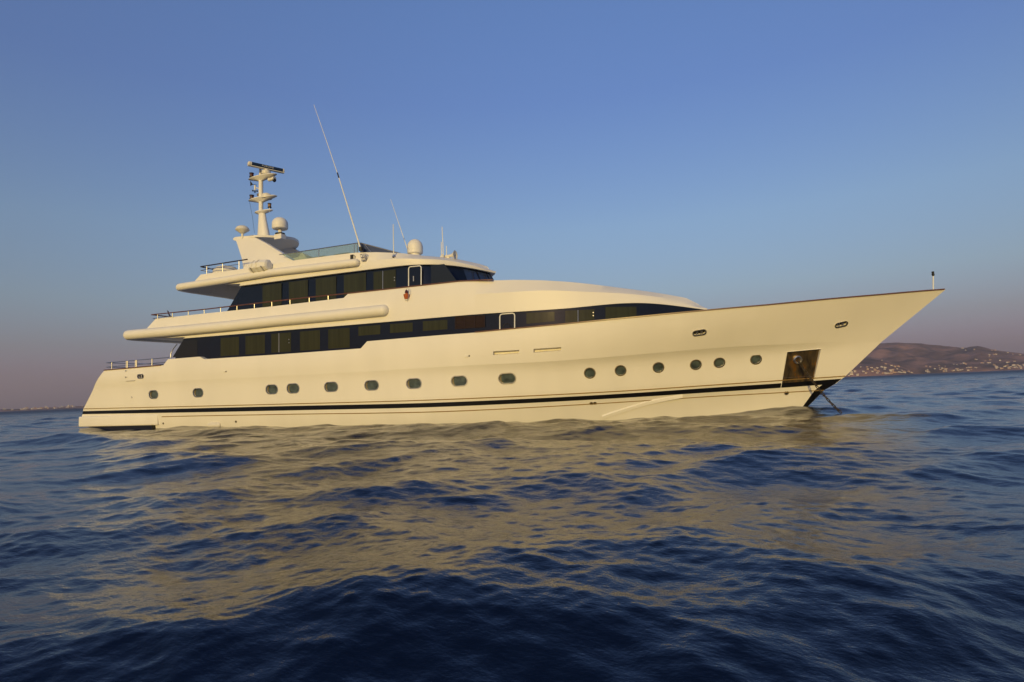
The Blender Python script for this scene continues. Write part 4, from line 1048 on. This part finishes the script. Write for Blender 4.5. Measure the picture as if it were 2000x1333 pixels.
def place_houses(spots, bv, label, group, pick=None, big=1.):
    for px, py in spots:
        h_ = hit(px, py, bv)
        if h_ is None: continue
        p = h_[0]; o = bpy.data.objects.new('house', HM[random.choice(pick or range(len(HM)))]); C.objects.link(o)
        o.location = (p.x, p.y, p.z - .5); o.rotation_euler = (0, 0, -math.atan2(p.x - CAM.x, p.y - CAM.y) + random.uniform(-.5, .5)); s = random.uniform(.42, .78) * big; o.scale = (s, s, s)
        tag(o, label, 'house', group)
def cluster(n, xa, xb, f0, f1, top=None):
    return [(x, hor(x) - random.uniform(f0(x) if callable(f0) else f0, f1(x) if callable(f1) else f1)) for x in [random.uniform(xa, xb) for _ in range(n)]]
spur_top = lambda x: float(np.interp(x, [1600,1660,1700,1730,1755,1775,1790], [36,33,31,24,17,8,2]))
place_houses(cluster(52, 1655, 1782, 2.0, lambda x: max(3, spur_top(x) * .62)) + [(1697,698.5),(1712,702.5),(1722.5,704.7),(1730,711.7),(1741,715),(1747.5,717.5),(1754,716.5),(1753.5,715.5)], bv2, 'small white house on the low brown spur just beyond the bow', 'houses on the spur by the bow')
place_houses(cluster(16, 1806, 1850, 2, 14) + [(1846,715.8),(1834,714.7)] + cluster(4, 1862, 1875, 3, 6), bv1, 'small pale house at the waterside left of the bare middle shore', 'houses at the head of the bay')
place_houses([(1863,712),(1869,713.2),(1877,711.5),(1882.5,710.5),(1886.5,712),(1889,719),(1893,718.5),(1896,718.3),(1905.5,719),(1908,719.2),(1871,724.5),(1876,723.5),(1880,722.8),(1891,724),(1897,722.6),(1843,726),(1848,725.5),(1860,725.3)], bv1, 'white house along the middle of the far shore', 'houses along the middle shore')
place_houses([(1880,681),(1886.5,685),(1903,683.5),(1937.5,685.3),(1944,685),(1932,694),(1932,697.3),(1940,692.8),(1945,693),(1905,703),(1908,703),(1924,705),(1934,704),(1917,709.8),(1921,709.7),(1930,709.7),(1933,709.5),(1953,705),(1968,689.8),(1978,692.5),(1985,687.5),(1992,694),(1995,688.5),(1967,709),(1970,708),(1981.5,706.5),(1942,714.3)], bv1, 'lone pale house high on the dry hillside', 'scattered houses on the hillside')
place_houses(cluster(58, 1944, 2040, 2.0, 9.5), bv1, 'cream house in the dense sunlit row at the right end of the shore', 'houses in the dense shore row')
place_houses(cluster(46, 38, 163, 1.0, lambda x: float(np.interp(x, [38,90,163], [4,5.5,8]))), bv3, 'small house in the village on the flat coast beyond the stern', 'houses in the village beyond the stern', big=1.5)
place_houses([(9,800.6),(24,801)], bv3, 'white house standing apart at the left end of the flat coast', 'outlying houses on the flat coast', big=1.5)

# ================================================================== EVENING HAZE
hz = MB().box((-12500, -12500, -4), (12500, 12500, 420)); hzm = bpy.data.materials.new('evening_haze'); hzm.use_nodes = True
hn_, hl_ = hzm.node_tree.nodes, hzm.node_tree.links; hn_.remove(hn_['Principled BSDF'])
pv = hn_.new('ShaderNodeVolumePrincipled'); pv.inputs['Color'].default_value = (.90, .78, .84, 1); pv.inputs['Density'].default_value = 1.25e-4; pv.inputs['Anisotropy'].default_value = .2
hl_.new(pv.outputs[0], hn_['Material Output'].inputs['Volume'])
ho = hz.build('haze', hzm, None, smooth=0); tag(ho, 'thin mauve evening haze over the sea and the far hills', None, None, 'stuff')
